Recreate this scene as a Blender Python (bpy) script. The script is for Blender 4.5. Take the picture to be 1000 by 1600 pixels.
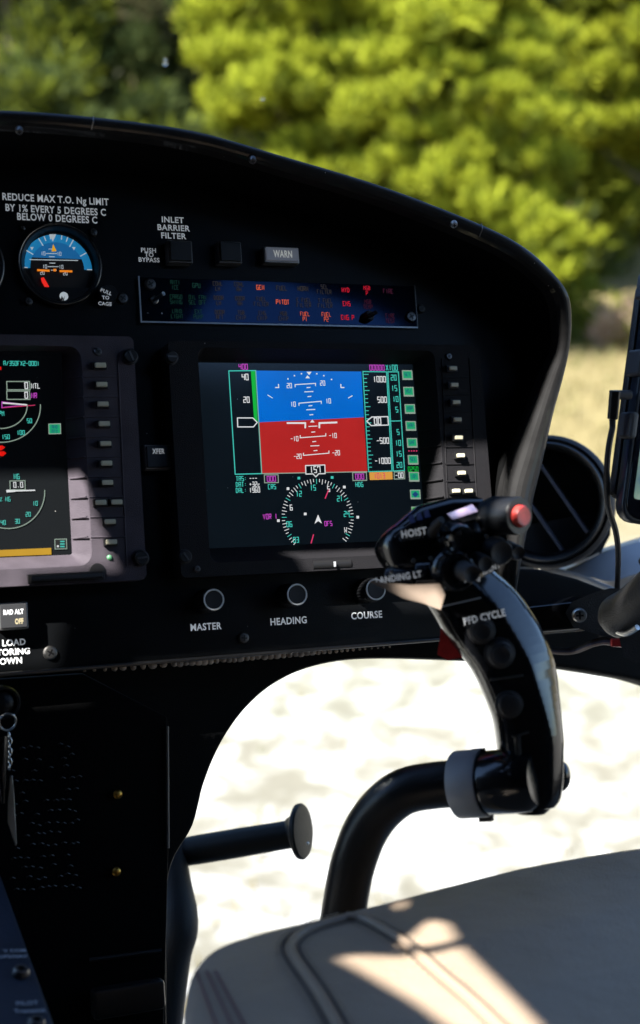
import bpy, bmesh, math, random
from mathutils import Vector, Matrix
from mathutils.geometry import tessellate_polygon, delaunay_2d_cdt
random.seed(7)
V = Vector
R = math.radians
sc = bpy.context.scene
col = sc.collection
for o in list(bpy.data.objects):
    bpy.data.objects.remove(o)

# ------------------------------------------------------------------ camera
F = 2120.0                       # focal length in pixels of the 1000 x 1600 photograph
EYE = V((0, 0, 1.75))
PITCH = R(8)
cam = bpy.data.cameras.new('camera')
cam_o = bpy.data.objects.new('camera', cam)
col.objects.link(cam_o)
cam_o.location = EYE
cam_o.rotation_euler = (R(90) - PITCH, 0, 0)
cam.sensor_fit = 'VERTICAL'
cam.sensor_height = 36
cam.lens = F / 1600 * 36
cam.clip_start = 0.02
cam.clip_end = 2000
cam.dof.use_dof = True
cam.dof.focus_distance = 0.975
cam.dof.aperture_fstop = 4.8
cam.dof.aperture_blades = 9
sc.camera = cam_o
# ------------------------------------------------------------------ sky, sun, exposure
SUN = V((-0.44, -0.53, 0.72)).normalized()       # towards the sun
wd = bpy.data.worlds.new('World')
sc.world = wd
wd.use_nodes = True
nt = wd.node_tree
sky = nt.nodes.new('ShaderNodeTexSky')
sky.sky_type = 'NISHITA'
sky.sun_disc = False
sky.sun_elevation = math.asin(SUN.z)
sky.sun_rotation = math.atan2(SUN.x, SUN.y)
sky.dust_density = 0.2
sky.ozone_density = 4.0
sky.altitude = 400
bg = nt.nodes['Background']
nt.links.new(sky.outputs[0], bg.inputs[0])
bg.inputs[1].default_value = 0.115
sl = bpy.data.lights.new('sun', 'SUN')
sl.energy = 5.0
sl.angle = R(0.53)
sl.color = (1, 0.965, 0.90)
so = bpy.data.objects.new('sun', sl)
col.objects.link(so)
so.rotation_euler = (-SUN).to_track_quat('-Z', 'Y').to_euler()
so.location = SUN * 30
vs = sc.view_settings
vs.view_transform = 'Standard'
vs.look = 'None'
vs.gamma = 1
vs.use_curve_mapping = False
vs.exposure = 2.1
sc.cycles.use_denoising = True
sc.cycles.max_bounces = 8
sc.cycles.transparent_max_bounces = 16

# ------------------------------------------------------------------ geometry of the view
CR = V((1, 0, 0)); CU = V((0, math.sin(PITCH), math.cos(PITCH))); CB = V((0, -math.cos(PITCH), math.sin(PITCH)))
def c2w(x, y, z): return CR * x + CU * y + CB * z
def ray(px, py): return c2w((px - 500) / F, (800 - py) / F, -1)
def at(px, py, d): return EYE + ray(px, py) * d
PU = c2w(5350, 180, -2120).normalized()                 # panel: right
PV = c2w(-1650, 24800, -2120); PV = (PV - PU * PV.dot(PU)).normalized()   # panel: up
PN = PU.cross(PV)                                        # panel: towards the pilots
PO = at(490, 660, 1.0)
PM = Matrix((( PU.x, PV.x, PN.x, PO.x), (PU.y, PV.y, PN.y, PO.y), (PU.z, PV.z, PN.z, PO.z), (0, 0, 0, 1)))
PI_ = PM.inverted()
EP = PI_ @ EYE
def pp(px, py, w=0.0):
    """panel coordinates (u, v, w) of what a pixel shows on the plane w above the panel"""
    d = PI_.to_3x3() @ ray(px, py)
    t = (w - EP.z) / d.z
    return EP + d * t
def pw(px, py, w=0.0): return PM @ pp(px, py, w)
HU = V((PU.x, PU.y, 0)).normalized()                    # the cabin, level: right
HF = V((-HU.y, HU.x, 0))                                 # forward
def hp(a, b, z): return V((HU.x * a + HF.x * b, HU.y * a + HF.y * b, z))
def onz(px, py, z):
    r = ray(px, py)
    return EYE + r * ((z - EYE.z) / r.z)

# ------------------------------------------------------------------ materials
MATS = {}
def mat(name, color=(0.5, 0.5, 0.5), rough=0.5, metal=0.0, spec=0.5, coat=0.0, bump=0.0, bscale=200.0, var=0.0, vscale=8.0, emit=None, estr=1.0, color2=None, speck=0.0, rvar=0.0):
    if name in MATS: return MATS[name]
    m = bpy.data.materials.new(name)
    m.use_nodes = True
    n = m.node_tree.nodes; l = m.node_tree.links
    b = n['Principled BSDF']
    b.inputs['Base Color'].default_value = (*color, 1)
    b.inputs['Roughness'].default_value = rough
    b.inputs['Metallic'].default_value = metal
    b.inputs['Specular IOR Level'].default_value = spec
    b.inputs['Coat Weight'].default_value = coat
    b.inputs['Coat Roughness'].default_value = 0.06
    tc = None
    if bump or var or speck or rvar or color2:
        tc = n.new('ShaderNodeTexCoord')
    src = None
    if var or color2:
        t = n.new('ShaderNodeTexNoise'); t.inputs['Scale'].default_value = vscale; t.inputs['Detail'].default_value = 6
        l.new(tc.outputs['Object'], t.inputs['Vector'])
        r = n.new('ShaderNodeValToRGB')
        r.color_ramp.elements[0].position = 0.35; r.color_ramp.elements[1].position = 0.65
        c2 = color2 or tuple(c * (1 - var) for c in color)
        r.color_ramp.elements[0].color = (*c2, 1); r.color_ramp.elements[1].color = (*[min(1, c * (1 + var * .6)) for c in color], 1)
        l.new(t.outputs['Fac'], r.inputs[0])
        src = r.outputs[0]
    if speck:
        vn = n.new('ShaderNodeTexVoronoi'); vn.inputs['Scale'].default_value = 260
        l.new(tc.outputs['Object'], vn.inputs['Vector'])
        lt = n.new('ShaderNodeMath'); lt.operation = 'LESS_THAN'; lt.inputs[1].default_value = 0.09
        l.new(vn.outputs['Distance'], lt.inputs[0])
        sp = n.new('ShaderNodeSeparateColor'); l.new(vn.outputs['Color'], sp.inputs[0])
        gt = n.new('ShaderNodeMath'); gt.operation = 'GREATER_THAN'; gt.inputs[1].default_value = 1 - speck
        l.new(sp.outputs[0], gt.inputs[0])
        mu = n.new('ShaderNodeMath'); mu.operation = 'MULTIPLY'; l.new(lt.outputs[0], mu.inputs[0]); l.new(gt.outputs[0], mu.inputs[1])
        mx = n.new('ShaderNodeMix'); mx.data_type = 'RGBA'
        l.new(mu.outputs[0], mx.inputs[0])
        if src: l.new(src, mx.inputs[6])
        else: mx.inputs[6].default_value = (*color, 1)
        mx.inputs[7].default_value = (0.35, 0.34, 0.32, 1)
        src = mx.outputs[2]
    if src: l.new(src, b.inputs['Base Color'])
    if rvar:
        t = n.new('ShaderNodeTexNoise'); t.inputs['Scale'].default_value = 30; t.inputs['Detail'].default_value = 5
        l.new(tc.outputs['Object'], t.inputs['Vector'])
        mr = n.new('ShaderNodeMapRange'); mr.inputs[3].default_value = max(0.02, rough - rvar); mr.inputs[4].default_value = rough + rvar
        l.new(t.outputs['Fac'], mr.inputs[0]); l.new(mr.outputs[0], b.inputs['Roughness'])
    if bump:
        t = n.new('ShaderNodeTexNoise'); t.inputs['Scale'].default_value = bscale; t.inputs['Detail'].default_value = 4
        l.new(tc.outputs['Object'], t.inputs['Vector'])
        bp = n.new('ShaderNodeBump'); bp.inputs['Strength'].default_value = bump; bp.inputs['Distance'].default_value = 0.001
        l.new(t.outputs['Fac'], bp.inputs['Height']); l.new(bp.outputs[0], b.inputs['Normal'])
    if emit:
        b.inputs['Emission Color'].default_value = (*emit, 1); b.inputs['Emission Strength'].default_value = estr
    MATS[name] = m
    return m
def lin(r, g, b):
    f = lambda c: ((c / 255 + 0.055) / 1.055) ** 2.4 if c > 10 else c / 255 / 12.92
    return (f(r), f(g), f(b))
def glow(name, r, g, b, k=1.0):
    """a lit pixel of a screen: the photograph's colour at this exposure"""
    return mat(name, (0.01, 0.01, 0.01), 0.3, spec=0.2, emit=lin(r, g, b), estr=k / 4.8)

def uneven(m, amt=.10):
    n = m.node_tree.nodes; l = m.node_tree.links; b = n['Principled BSDF']
    tc = n.new('ShaderNodeTexCoord'); t = n.new('ShaderNodeTexNoise'); t.inputs['Scale'].default_value = 24; t.inputs['Detail'].default_value = 8
    l.new(tc.outputs['Object'], t.inputs['Vector'])
    mr = n.new('ShaderNodeMapRange'); k = b.inputs['Emission Strength'].default_value; mr.inputs[1].default_value = .3; mr.inputs[2].default_value = .7; mr.inputs[3].default_value = k * (1 - amt); mr.inputs[4].default_value = k * (1 + amt)
    l.new(t.outputs['Fac'], mr.inputs[0]); l.new(mr.outputs[0], b.inputs['Emission Strength'])
black_paint = mat('black_paint', (0.003, 0.0032, 0.0036), 0.7, spec=0.08, bump=0.25, bscale=900, rvar=0.1, speck=0.012)
black_fascia = mat('black_fascia', (0.003, 0.0034, 0.004), 0.34, spec=0.22, bump=0.2, bscale=1200, rvar=0.1, speck=0.01)
black_matte = mat('black_matte', (0.0025, 0.0026, 0.0028), 0.85, spec=0.06, bump=0.3, bscale=500)
black_gloss = mat('black_gloss', (0.004, 0.0044, 0.0055), 0.17, spec=0.42, coat=.15, bump=0.12, bscale=60, rvar=0.08)
black_satin = mat('black_satin', (0.006, 0.0064, 0.0075), 0.38, spec=0.35, bump=0.15, bscale=500, rvar=0.08)
hood_skin = mat('hood_skin', (0.0125, 0.0122, 0.0125), 0.7, spec=0.12, coat=.22, bump=0.15, bscale=420, rvar=0.12, var=0.3, vscale=40, speck=0.06)
bezel_lit = mat('bezel_lit', (0.062, 0.052, 0.065), 0.6, spec=0.2, bump=0.5, bscale=1500, var=0.15, vscale=60, speck=0.03)  # left bezel: its sunlit tone put into the colour
bezel_shaded = mat('bezel_shaded', (0.013, 0.0125, 0.0145), 0.6, spec=0.12, bump=0.5, bscale=1500, speck=0.015)  # right bezel: same paint darkened, shade put into the colour
key_cream = mat('key_cream', (0.62, 0.58, 0.42), 0.5)
key_black = mat('key_black', (0.008, 0.008, 0.009), 0.45)
steel = mat('steel', (0.55, 0.54, 0.52), 0.32, 1.0, rvar=0.12, bump=0.2, bscale=300)
dark_steel = mat('dark_steel', (0.16, 0.155, 0.15), 0.38, 1.0, rvar=0.1)
white_print = mat('white_print', (0.80, 0.81, 0.82), 0.6, var=0.12, vscale=300, emit=(0.75, 0.8, 0.85), estr=0.055)   # slight glow added so the painted lettering reads brighter
grey_print = mat('grey_print', (0.40, 0.42, 0.45), 0.6)
alu = mat('collar_paint', (0.21, 0.225, 0.25), 0.45, 0.0, bump=0.25, bscale=600, rvar=0.1)
alu_paint = mat('grey_frame_paint', (0.36, 0.35, 0.35), 0.45, spec=0.5, bump=0.2, bscale=300, var=0.2, vscale=12)
rubber = mat('rubber', (0.016, 0.016, 0.018), 0.6, spec=0.35, bump=0.3, bscale=700, rvar=0.1)
cast_black = mat('cast_black', (0.013, 0.013, 0.0145), 0.42, spec=0.5, bump=0.7, bscale=900)
red_plastic = mat('red_plastic', (0.55, 0.03, 0.03), 0.35, bump=0.1, bscale=300, var=0.2, vscale=120)
red_cap = mat('red_cap', (0.72, 0.065, 0.055), 0.4, var=0.35, vscale=130)
cream = mat('cream_rest', (0.26, 0.20, 0.155), 0.5, var=0.15, vscale=60)
brass = mat('brass', (0.55, 0.30, 0.06), 0.35, 1.0)
leather = None
screen_glass = mat('screen_glass', (0.010, 0.014, 0.017), 0.12, spec=0.4, emit=lin(10, 17, 23), estr=0.22, rvar=0.05, speck=0.02)
dark_screen = mat('dark_screen', (0.006, 0.007, 0.008), 0.12, spec=0.35, emit=lin(3, 4, 6), estr=0.2, rvar=0.05, speck=0.03)
glossy_face = mat('annunciator_face', (0.003, 0.005, 0.010), 0.07, spec=0.55)
glossy_face.node_tree.nodes['Principled BSDF'].inputs['Specular Tint'].default_value = (.13, .28, .66, 1)     # blue put into the gloss so its sky reflection reads blue

S_white = glow('screen_white', 235, 238, 240); S_cyan = glow('screen_cyan', 70, 205, 190); S_mag = glow('screen_magenta', 200, 75, 200)
S_blue = glow('screen_blue', 0, 108, 212); S_red = glow('screen_red', 186, 38, 36); S_green = glow('screen_green', 20, 185, 65)
S_key = glow('screen_key_green', 32, 165, 112); S_keyb = glow('screen_key_border', 150, 170, 155); S_yel = glow('screen_yellow', 205, 155, 10)
S_tan = glow('screen_tan', 225, 160, 70); S_rd = glow('screen_bright_red', 240, 25, 15); S_dk = glow('screen_black', 6, 9, 12); S_pink = glow('screen_pink', 220, 60, 110)
S_navy = glow('screen_navy', 30, 70, 120)
L_green = glow('legend_green', 14, 46, 38); L_tan = glow('legend_tan', 46, 42, 42); L_or = glow('legend_orange', 215, 90, 60); L_rd = glow('legend_red', 190, 22, 45); L_dr = glow('legend_dim_red', 55, 12, 32)  # unlit captions also get a dim added glow so their colours show

for m_ in (S_blue, S_red, S_yel, screen_glass): uneven(m_)
for m_ in (S_blue, S_red): m_.node_tree.nodes['Principled BSDF'].inputs['Roughness'].default_value = .15; m_.node_tree.nodes['Principled BSDF'].inputs['Specular IOR Level'].default_value = .5
# ------------------------------------------------------------------ mesh helpers
class MB:
    def __init__(s): s.v = []; s.f = []; s.m = []; s.mats = []
    def mi(s, m):
        if m not in s.mats: s.mats.append(m)
        return s.mats.index(m)
    def add(s, vs_, fs, m):
        k = len(s.v); i = s.mi(m)
        s.v += [V(x) for x in vs_]
        for f in fs: s.f.append([a + k for a in f]); s.m.append(i)
        return s
    def box(s, c, sx, sy, sz, m, X=V((1, 0, 0)), Y=V((0, 1, 0)), Z=V((0, 0, 1))):
        c = V(c); vs_ = []
        for k in (-1, 1):
            for j in (-1, 1):
                for i in (-1, 1): vs_.append(c + X * (i * sx / 2) + Y * (j * sy / 2) + Z * (k * sz / 2))
        return s.add(vs_, [(0, 2, 3, 1), (4, 5, 7, 6), (0, 1, 5, 4), (2, 6, 7, 3), (0, 4, 6, 2), (1, 3, 7, 5)], m)
    def prism(s, poly, w0, w1, m):
        """poly of (u, v) extruded along w"""
        n = len(poly)
        a = sum(poly[i][0] * poly[(i + 1) % n][1] - poly[(i + 1) % n][0] * poly[i][1] for i in range(n))
        if a < 0: poly = poly[::-1]
        vs_ = [V((p[0], p[1], w0)) for p in poly] + [V((p[0], p[1], w1)) for p in poly]
        fs = [tuple(range(n))[::-1], tuple(range(n, 2 * n))] + [(i, (i + 1) % n, n + (i + 1) % n, n + i) for i in range(n)]
        return s.add(vs_, fs, m)
    def flat(s, poly, w, m):
        n = len(poly)
        a = sum(poly[i][0] * poly[(i + 1) % n][1] - poly[(i + 1) % n][0] * poly[i][1] for i in range(n))
        if a < 0: poly = poly[::-1]
        return s.add([V((p[0], p[1], w)) for p in poly], [tuple(range(n))], m)
    def strip(s, A, B, m, closed=False, flip=False):
        n = len(A); vs_ = list(A) + list(B)
        fs = []
        for i in range(n if closed else n - 1):
            j = (i + 1) % n
            f = (i, j, n + j, n + i)
            fs.append(f[::-1] if flip else f)
        return s.add(vs_, fs, m)
    def stroke(s, pts, wd, w, m, closed=False):
        """flat ribbon in the uv plane"""
        pts = [V((p[0], p[1])) for p in pts]
        n = len(pts); L_ = []; R_ = []
        for i, p in enumerate(pts):
            a = pts[i - 1] if (i or closed) else p
            b = pts[(i + 1) % n] if (i < n - 1 or closed) else p
            d1 = (p - a).normalized() if (p - a).length > 1e-9 else None
            d2 = (b - p).normalized() if (b - p).length > 1e-9 else None
            d1 = d1 or d2; d2 = d2 or d1
            if d1 is None: return s
            d = d1 + d2
            d = d.normalized() if d.length > 1e-6 else d1
            nn = V((-d.y, d.x)); k = 1 / max(0.5, nn.dot(V((-d1.y, d1.x))))
            L_.append(V((*(p + nn * wd / 2 * k), w))); R_.append(V((*(p - nn * wd / 2 * k), w)))
        return s.strip(R_, L_, m, closed)
    def lathe(s, c, prof, m, A=V((0, 0, 1)), seg=32, X=None):
        """prof: (radius, height along A)"""
        A = V(A).normalized()
        X = (X or (V((1, 0, 0)) if abs(A.x) < 0.8 else V((0, 1, 0))))
        X = (X - A * X.dot(A)).normalized(); Y = A.cross(X); c = V(c)
        vs_ = []; fs = []; rings = []
        for r, h in prof:
            if r < 1e-7: rings.append([len(vs_)]); vs_.append(c + A * h)
            else:
                rings.append(list(range(len(vs_), len(vs_) + seg)))
                for i in range(seg):
                    t = 2 * math.pi * i / seg
                    vs_.append(c + A * h + (X * math.cos(t) + Y * math.sin(t)) * r)
        for a, b in zip(rings, rings[1:]):
            for i in range(seg):
                j = (i + 1) % seg
                if len(a) == 1 and len(b) == 1: break
                if len(a) == 1: fs.append((a[0], b[j], b[i])[::-1])
                elif len(b) == 1: fs.append((a[i], a[j], b[0]))
                else: fs.append((a[i], a[j], b[j], b[i]))
        return s.add(vs_, fs, m)
    def tube(s, pts, rad, m, seg=16, cap=True, rad2=None, up=None, pw_=2.0):
        pts = [V(p) for p in pts]; n = len(pts)
        if not isinstance(rad, (list, tuple)): rad = [rad] * n
        rad2 = rad2 if rad2 is not None else rad
        if not isinstance(rad2, (list, tuple)): rad2 = [rad2] * n
        T = [(pts[min(i + 1, n - 1)] - pts[max(i - 1, 0)]).normalized() for i in range(n)]
        N = up or (V((0, 0, 1)) if abs(T[0].z) < 0.9 else V((1, 0, 0)))
        vs_ = []; fs = []
        for i in range(n):
            N = (N - T[i] * N.dot(T[i])).normalized(); B = T[i].cross(N)
            for k in range(seg):
                t = 2 * math.pi * k / seg; ct, st = math.cos(t), math.sin(t)
                ct = math.copysign(abs(ct) ** (2 / pw_), ct); st = math.copysign(abs(st) ** (2 / pw_), st)
                vs_.append(pts[i] + N * (ct * rad[i]) + B * (st * rad2[i]))
        for i in range(n - 1):
            for k in range(seg):
                j = (k + 1) % seg
                fs.append((i * seg + k, i * seg + j, (i + 1) * seg + j, (i + 1) * seg + k))
        if cap:
            fs.append(tuple(range(seg))[::-1]); fs.append(tuple(range((n - 1) * seg, n * seg)))
        return s.add(vs_, fs, m)
    def ball(s, c, r, m, seg=16, sx=1, sy=1, sz=1):
        vs_ = []; fs = []; c = V(c); rings = seg // 2
        vs_.append(c + V((0, 0, r * sz)))
        for i in range(1, rings):
            a = math.pi * i / rings
            for k in range(seg):
                t = 2 * math.pi * k / seg
                vs_.append(c + V((math.sin(a) * math.cos(t) * r * sx, math.sin(a) * math.sin(t) * r * sy, math.cos(a) * r * sz)))
        vs_.append(c - V((0, 0, r * sz)))
        for k in range(seg):
            j = (k + 1) % seg
            fs.append((0, 1 + k, 1 + j))
            for i in range(rings - 2): fs.append((1 + i * seg + k, 1 + (i + 1) * seg + k, 1 + (i + 1) * seg + j, 1 + i * seg + j))
            q = 1 + (rings - 2) * seg
            fs.append((q + j, q + k, len(vs_) - 1))
        return s.add(vs_, fs, m)

BASE = {}
def root_of(o):
    while o.parent: o = o.parent
    return o
def build(mb, name, parent=None, bevel=0.0, seg=2, smooth=35, base=None):
    me = bpy.data.meshes.new(name)
    b = base if base is not None else (BASE[root_of(parent).name] if parent is not None else V((0, 0, 0)))
    me.from_pydata([tuple(v - b) for v in mb.v], [], mb.f)
    for m in mb.mats: me.materials.append(m)
    for p, i in zip(me.polygons, mb.m): p.material_index = i
    if bevel:
        bm = bmesh.new(); bm.from_mesh(me)
        bmesh.ops.remove_doubles(bm, verts=bm.verts, dist=1e-6)
        es = [e for e in bm.edges if len(e.link_faces) == 2 and e.calc_face_angle(0) > R(40)]
        bmesh.ops.bevel(bm, geom=es, offset=bevel, segments=seg, affect='EDGES', clamp_overlap=True, profile=0.5)
        bm.to_mesh(me); bm.free()
    if smooth:
        for p in me.polygons: p.use_smooth = True
        me.set_sharp_from_angle(angle=R(smooth))
    me.update()
    o = bpy.data.objects.new(name, me)
    col.objects.link(o)
    if bevel and smooth:
        wn = o.modifiers.new('weighted', 'WEIGHTED_NORMAL'); wn.keep_sharp = True; wn.weight = 100
    if parent is not None: o.parent = parent
    return o
def tag(o, label=None, cat=None, group=None, kind=None):
    if label: o['label'] = label
    if cat: o['category'] = cat
    if group: o['group'] = group
    if kind: o['kind'] = kind
    return o
def thing(name, label, cat, base, panel=False, group=None):
    """an Empty at the thing's base; with panel=True base and all its meshes are in panel coordinates"""
    o = bpy.data.objects.new(name, None)
    o.empty_display_size = 0.02
    col.objects.link(o)
    base = V(base)
    o.matrix_world = (PM @ Matrix.Translation(base)) if panel else Matrix.Translation(base)
    BASE[o.name] = base
    return tag(o, label, cat, group)
def children(o): return [c for c in bpy.data.objects if c.parent == o]
def copy_tree(o, parent=None):
    c = o.copy(); col.objects.link(c)
    if parent is not None: c.parent = parent; c.matrix_parent_inverse = o.matrix_parent_inverse
    for ch in children(o): copy_tree(ch, c)
    return c
def place(o, base):
    o.matrix_world = PM @ Matrix.Translation(V(base)); BASE[o.name] = V(base)
    return o
def smooth_path(pts, k=6):
    pts = [V(p) for p in pts]; out = []
    for i in range(len(pts) - 1):
        p0 = pts[max(i - 1, 0)]; p1 = pts[i]; p2 = pts[i + 1]; p3 = pts[min(i + 2, len(pts) - 1)]
        for j in range(k):
            t = j / k
            out.append(0.5 * ((2 * p1) + (p2 - p0) * t + (2 * p0 - 5 * p1 + 4 * p2 - p3) * t * t + (3 * p1 - p0 - 3 * p2 + p3) * t ** 3))
    out.append(pts[-1])
    return out
def lerp(a, b, t): return a + (b - a) * t

# lettering: a stroke face for the screens, Blender's own face for the painted placards
GL = {'0': '00 20 24 04 00', '1': '10 14', '2': '04 24 22 02 00 20', '3': '04 24 20 00|02 22', '4': '04 02 22|24 20', '5': '24 04 02 22 20 00', '6': '24 04 00 20 22 02',
      '7': '03 04 24 20', '8': '00 20 24 04 00|02 22', '9': '22 02 04 24 20 00', 'A': '00 04 24 20|02 22', 'B': '00 04 14 23 12 21 10 00|02 12', 'C': '24 04 00 20', 'D': '00 04 14 23 21 10 00',
      'E': '24 04 00 20|02 12', 'F': '24 04 00|02 12', 'G': '24 04 00 20 22 12', 'H': '00 04|20 24|02 22', 'I': '10 14', 'K': '00 04|24 02 20', 'L': '04 00 20', 'M': '00 04 12 24 20',
      'N': '00 04 20 24', 'O': '00 20 24 04 00', 'P': '00 04 24 22 02', 'R': '00 04 24 22 02|12 20', 'S': '24 04 02 22 20 00', 'T': '04 24|14 10', 'U': '04 00 20 24', 'V': '04 10 24',
      'W': '04 00 12 20 24', 'X': '00 24|04 20', 'Y': '04 12 24|12 10', 'Z': '04 24 00 20', '-': '02 22', '+': '02 22|11 13', '/': '00 24', 'c': '22 02 00 20', 'J': '24 20 00 01', 'Q': '00 20 24 04 00|11 20'}
def stext(mb, s, px, py, h, m, w, align='c', wt=0.14, wide=0.42, rot=0.0):
    """stroke text; px, py: its middle in the photograph, h: letter height in pixels"""
    o = pp(px, py, w)
    k = (pp(px, py - h, w) - o).length
    cw = k * wide; adv = cw + k * 0.23
    tot = adv * len(s) - k * 0.23
    x0 = {'c': -tot / 2, 'l': 0, 'r': -tot}[align]
    cr, sr = math.cos(rot), math.sin(rot)
    def put(pts):
        mb.stroke([(o.x + x * cr - y * sr, o.y + x * sr + y * cr) for x, y in pts], k * wt, w, m)
    for i, ch in enumerate(s):
        bx = x0 + i * adv
        if ch == ':': 
            for q in (0.3, 0.7): put([(bx + cw / 2, k * (q - .56)), (bx + cw / 2, k * (q - .44))])
        elif ch == '.': put([(bx + cw / 2, -k * .5), (bx + cw / 2, -k * .36)])
        elif ch == '%':
            put([(bx, -k / 2), (bx + cw, k / 2)]); put([(bx, k * .3), (bx + cw * .3, k * .45)]); put([(bx + cw * .7, -k * .45), (bx + cw, -k * .3)])
        elif ch in GL:
            for pl in GL[ch].split('|'):
                put([(bx + int(c[0]) / 2 * cw, (int(c[1]) / 4 - .5) * k) for c in pl.split()])
_TC = {}
def ftext(mb, s, px, py, h, m, w, bold=0.026, stretch=1.0, rot=0.0, frame=None):
    """painted lettering in Blender's own face, capital height h pixels, centred on the pixel; frame=(origin, X, Y) puts it on another surface"""
    key = (s, bold)
    if key not in _TC:
        cu = bpy.data.curves.new('t', 'FONT'); cu.body = s; cu.size = 1; cu.align_x = 'CENTER'; cu.align_y = 'CENTER'; cu.offset = bold; cu.resolution_u = 3; cu.space_character = 1.08
        ob = bpy.data.objects.new('t', cu); col.objects.link(ob)
        dg = bpy.context.evaluated_depsgraph_get()
        me = ob.evaluated_get(dg).to_mesh()
        vs_ = [v.co.copy() for v in me.vertices]; fs = [tuple(p.vertices) for p in me.polygons]
        ob.evaluated_get(dg).to_mesh_clear()
        bpy.data.objects.remove(ob); bpy.data.curves.remove(cu)
        xs = [v.x for v in vs_]; ys = [v.y for v in vs_]
        cx = (min(xs) + max(xs)) / 2; cy = (min(ys) + max(ys)) / 2
        _TC[key] = ([V((v.x - cx, v.y - cy, 0)) for v in vs_], fs)
    vs_, fs = _TC[key]
    if frame:
        o, X, Y = frame
        mb.add([o + X * (v.x * h * stretch / 0.73) + Y * (v.y * h / 0.73) for v in vs_], fs, m); return
    o = pp(px, py, w); k = (pp(px, py - h, w) - o).length / 0.73
    cr, sr = math.cos(rot), math.sin(rot)
    mb.add([V((o.x + (v.x * stretch * cr - v.y * sr) * k, o.y + (v.x * stretch * sr + v.y * cr) * k, w)) for v in vs_], fs, m)
def sline(mb, pts, wpx, m, w, closed=False):
    q = [pp(x, y, w) for x, y in pts]
    k = (pp(pts[0][0], pts[0][1] - wpx, w) - q[0]).length
    mb.stroke([(a.x, a.y) for a in q], k, w, m, closed)
def sfill(mb, pts, m, w): mb.flat([tuple(pp(x, y, w))[:2] for x, y in pts], w, m)
def prect(px0, py0, px1, py1, w):
    """axis-aligned rectangle in panel uv from two opposite pixels"""
    a = pp(px0, py0, w); b = pp(px1, py1, w)
    return (min(a.x, b.x), min(a.y, b.y), max(a.x, b.x), max(a.y, b.y))
def rpoly(r, rad=0.0, n=4):
    x0, y0, x1, y1 = r
    if rad <= 0: return [(x0, y0), (x1, y0), (x1, y1), (x0, y1)]
    out = []
    for cx, cy, a in ((x1 - rad, y0 + rad, -90), (x1 - rad, y1 - rad, 0), (x0 + rad, y1 - rad, 90), (x0 + rad, y0 + rad, 180)):
        for i in range(n + 1):
            t = R(a + 90 * i / n); out.append((cx + rad * math.cos(t), cy + rad * math.sin(t)))
    return out
def mm(px, py, n, w=0.0): return (pp(px, py - n, w) - pp(px, py, w)).length
def screw_mb(c, r, m=steel, slot='cross', h=0.0025, A=V((0, 0, 1)), rot=0.5):
    mb = MB()
    mb.lathe(c, [(r, 0), (r, h * 0.5), (r * 0.8, h), (r * 0.62, h * 1.05), (0, h * 1.05)], m, A, 20)
    A = V(A).normalized(); X = V((math.cos(rot), math.sin(rot), 0)); X = (X - A * X.dot(A)).normalized(); Y = A.cross(X)
    top = V(c) + A * (h * 1.06)
    for (a, b) in ((X, Y), (Y, X))[: 2 if slot == 'cross' else 1]:
        mb.box(top, r * 1.05, r * 0.26, h * 0.1, key_black, a, b, A)
    return mb

# ------------------------------------------------------------------ the instrument panel and its hood
HO = [(-260, 165), (0, 171), (140, 181), (300, 203), (450, 245), (600, 291), (750, 349), (820, 386), (868, 430), (889, 462), (894, 500), (891, 544), (880, 596), (865, 652), (850, 724), (835, 787), (816, 877), (806, 935)]
HI = [(-260, 187), (0, 194), (140, 204), (300, 226), (450, 268), (600, 314), (745, 372), (806, 404), (850, 440), (868, 468), (873, 505), (871, 544), (854, 578), (827, 649), (805, 709), (788, 772), (790, 860), (796, 935)]
HW = [.075] * 8 + [.07, .065, .058, .05, .043, .036, .032, .03, .03, .03]
po = smooth_path([V((x, y, w)) for (x, y), w in zip(HO, HW)], 5)
pi_ = smooth_path([V((x, y, w)) for (x, y), w in zip(HI, HW)], 5)
out_r = [pp(p.x, p.y, p.z) for p in po]
in_r = [pp(p.x, p.y, p.z) for p in pi_]
panel = thing('instrument_panel', 'black instrument panel face carrying white lettering, gauges and screens under the hood', 'instrument panel', pp(300, 1030), True)
fas = [(lerp(i_.x, o_.x, .7), lerp(i_.y, o_.y, .7)) for i_, o_ in zip(in_r, out_r)] + [tuple(pp(800, 990))[:2], tuple(pp(690, 998))[:2], tuple(pp(0, 1052))[:2], tuple(pp(-260, 1072))[:2]]
mb = MB(); mb.prism(fas, -0.012, 0.0, black_fascia)
build(mb, 'fascia', panel, bevel=0.0008)
mb = MB()      # thin folded lip along the lower edge
a, b = pp(-260, 1075, 0.004), pp(800, 990, 0.004)
mb.tube([a, b], 0.0014, dark_steel, 8)
build(mb, 'lower_lip', panel)
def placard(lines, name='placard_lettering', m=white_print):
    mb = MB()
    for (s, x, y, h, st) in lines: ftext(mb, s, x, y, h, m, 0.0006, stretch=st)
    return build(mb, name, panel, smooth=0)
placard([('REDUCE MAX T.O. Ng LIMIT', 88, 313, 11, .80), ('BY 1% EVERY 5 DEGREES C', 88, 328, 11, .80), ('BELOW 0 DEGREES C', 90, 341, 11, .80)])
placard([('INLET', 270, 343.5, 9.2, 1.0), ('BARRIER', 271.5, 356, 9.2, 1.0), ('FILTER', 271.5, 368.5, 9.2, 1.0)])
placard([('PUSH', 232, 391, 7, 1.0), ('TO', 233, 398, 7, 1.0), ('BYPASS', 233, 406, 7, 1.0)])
placard([('GEAR LOAD', 2, 1005, 10, .95), ('MOTORING', 10, 1019, 10, .95), ('DOWN', 12, 1033, 10, .95)])
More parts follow.
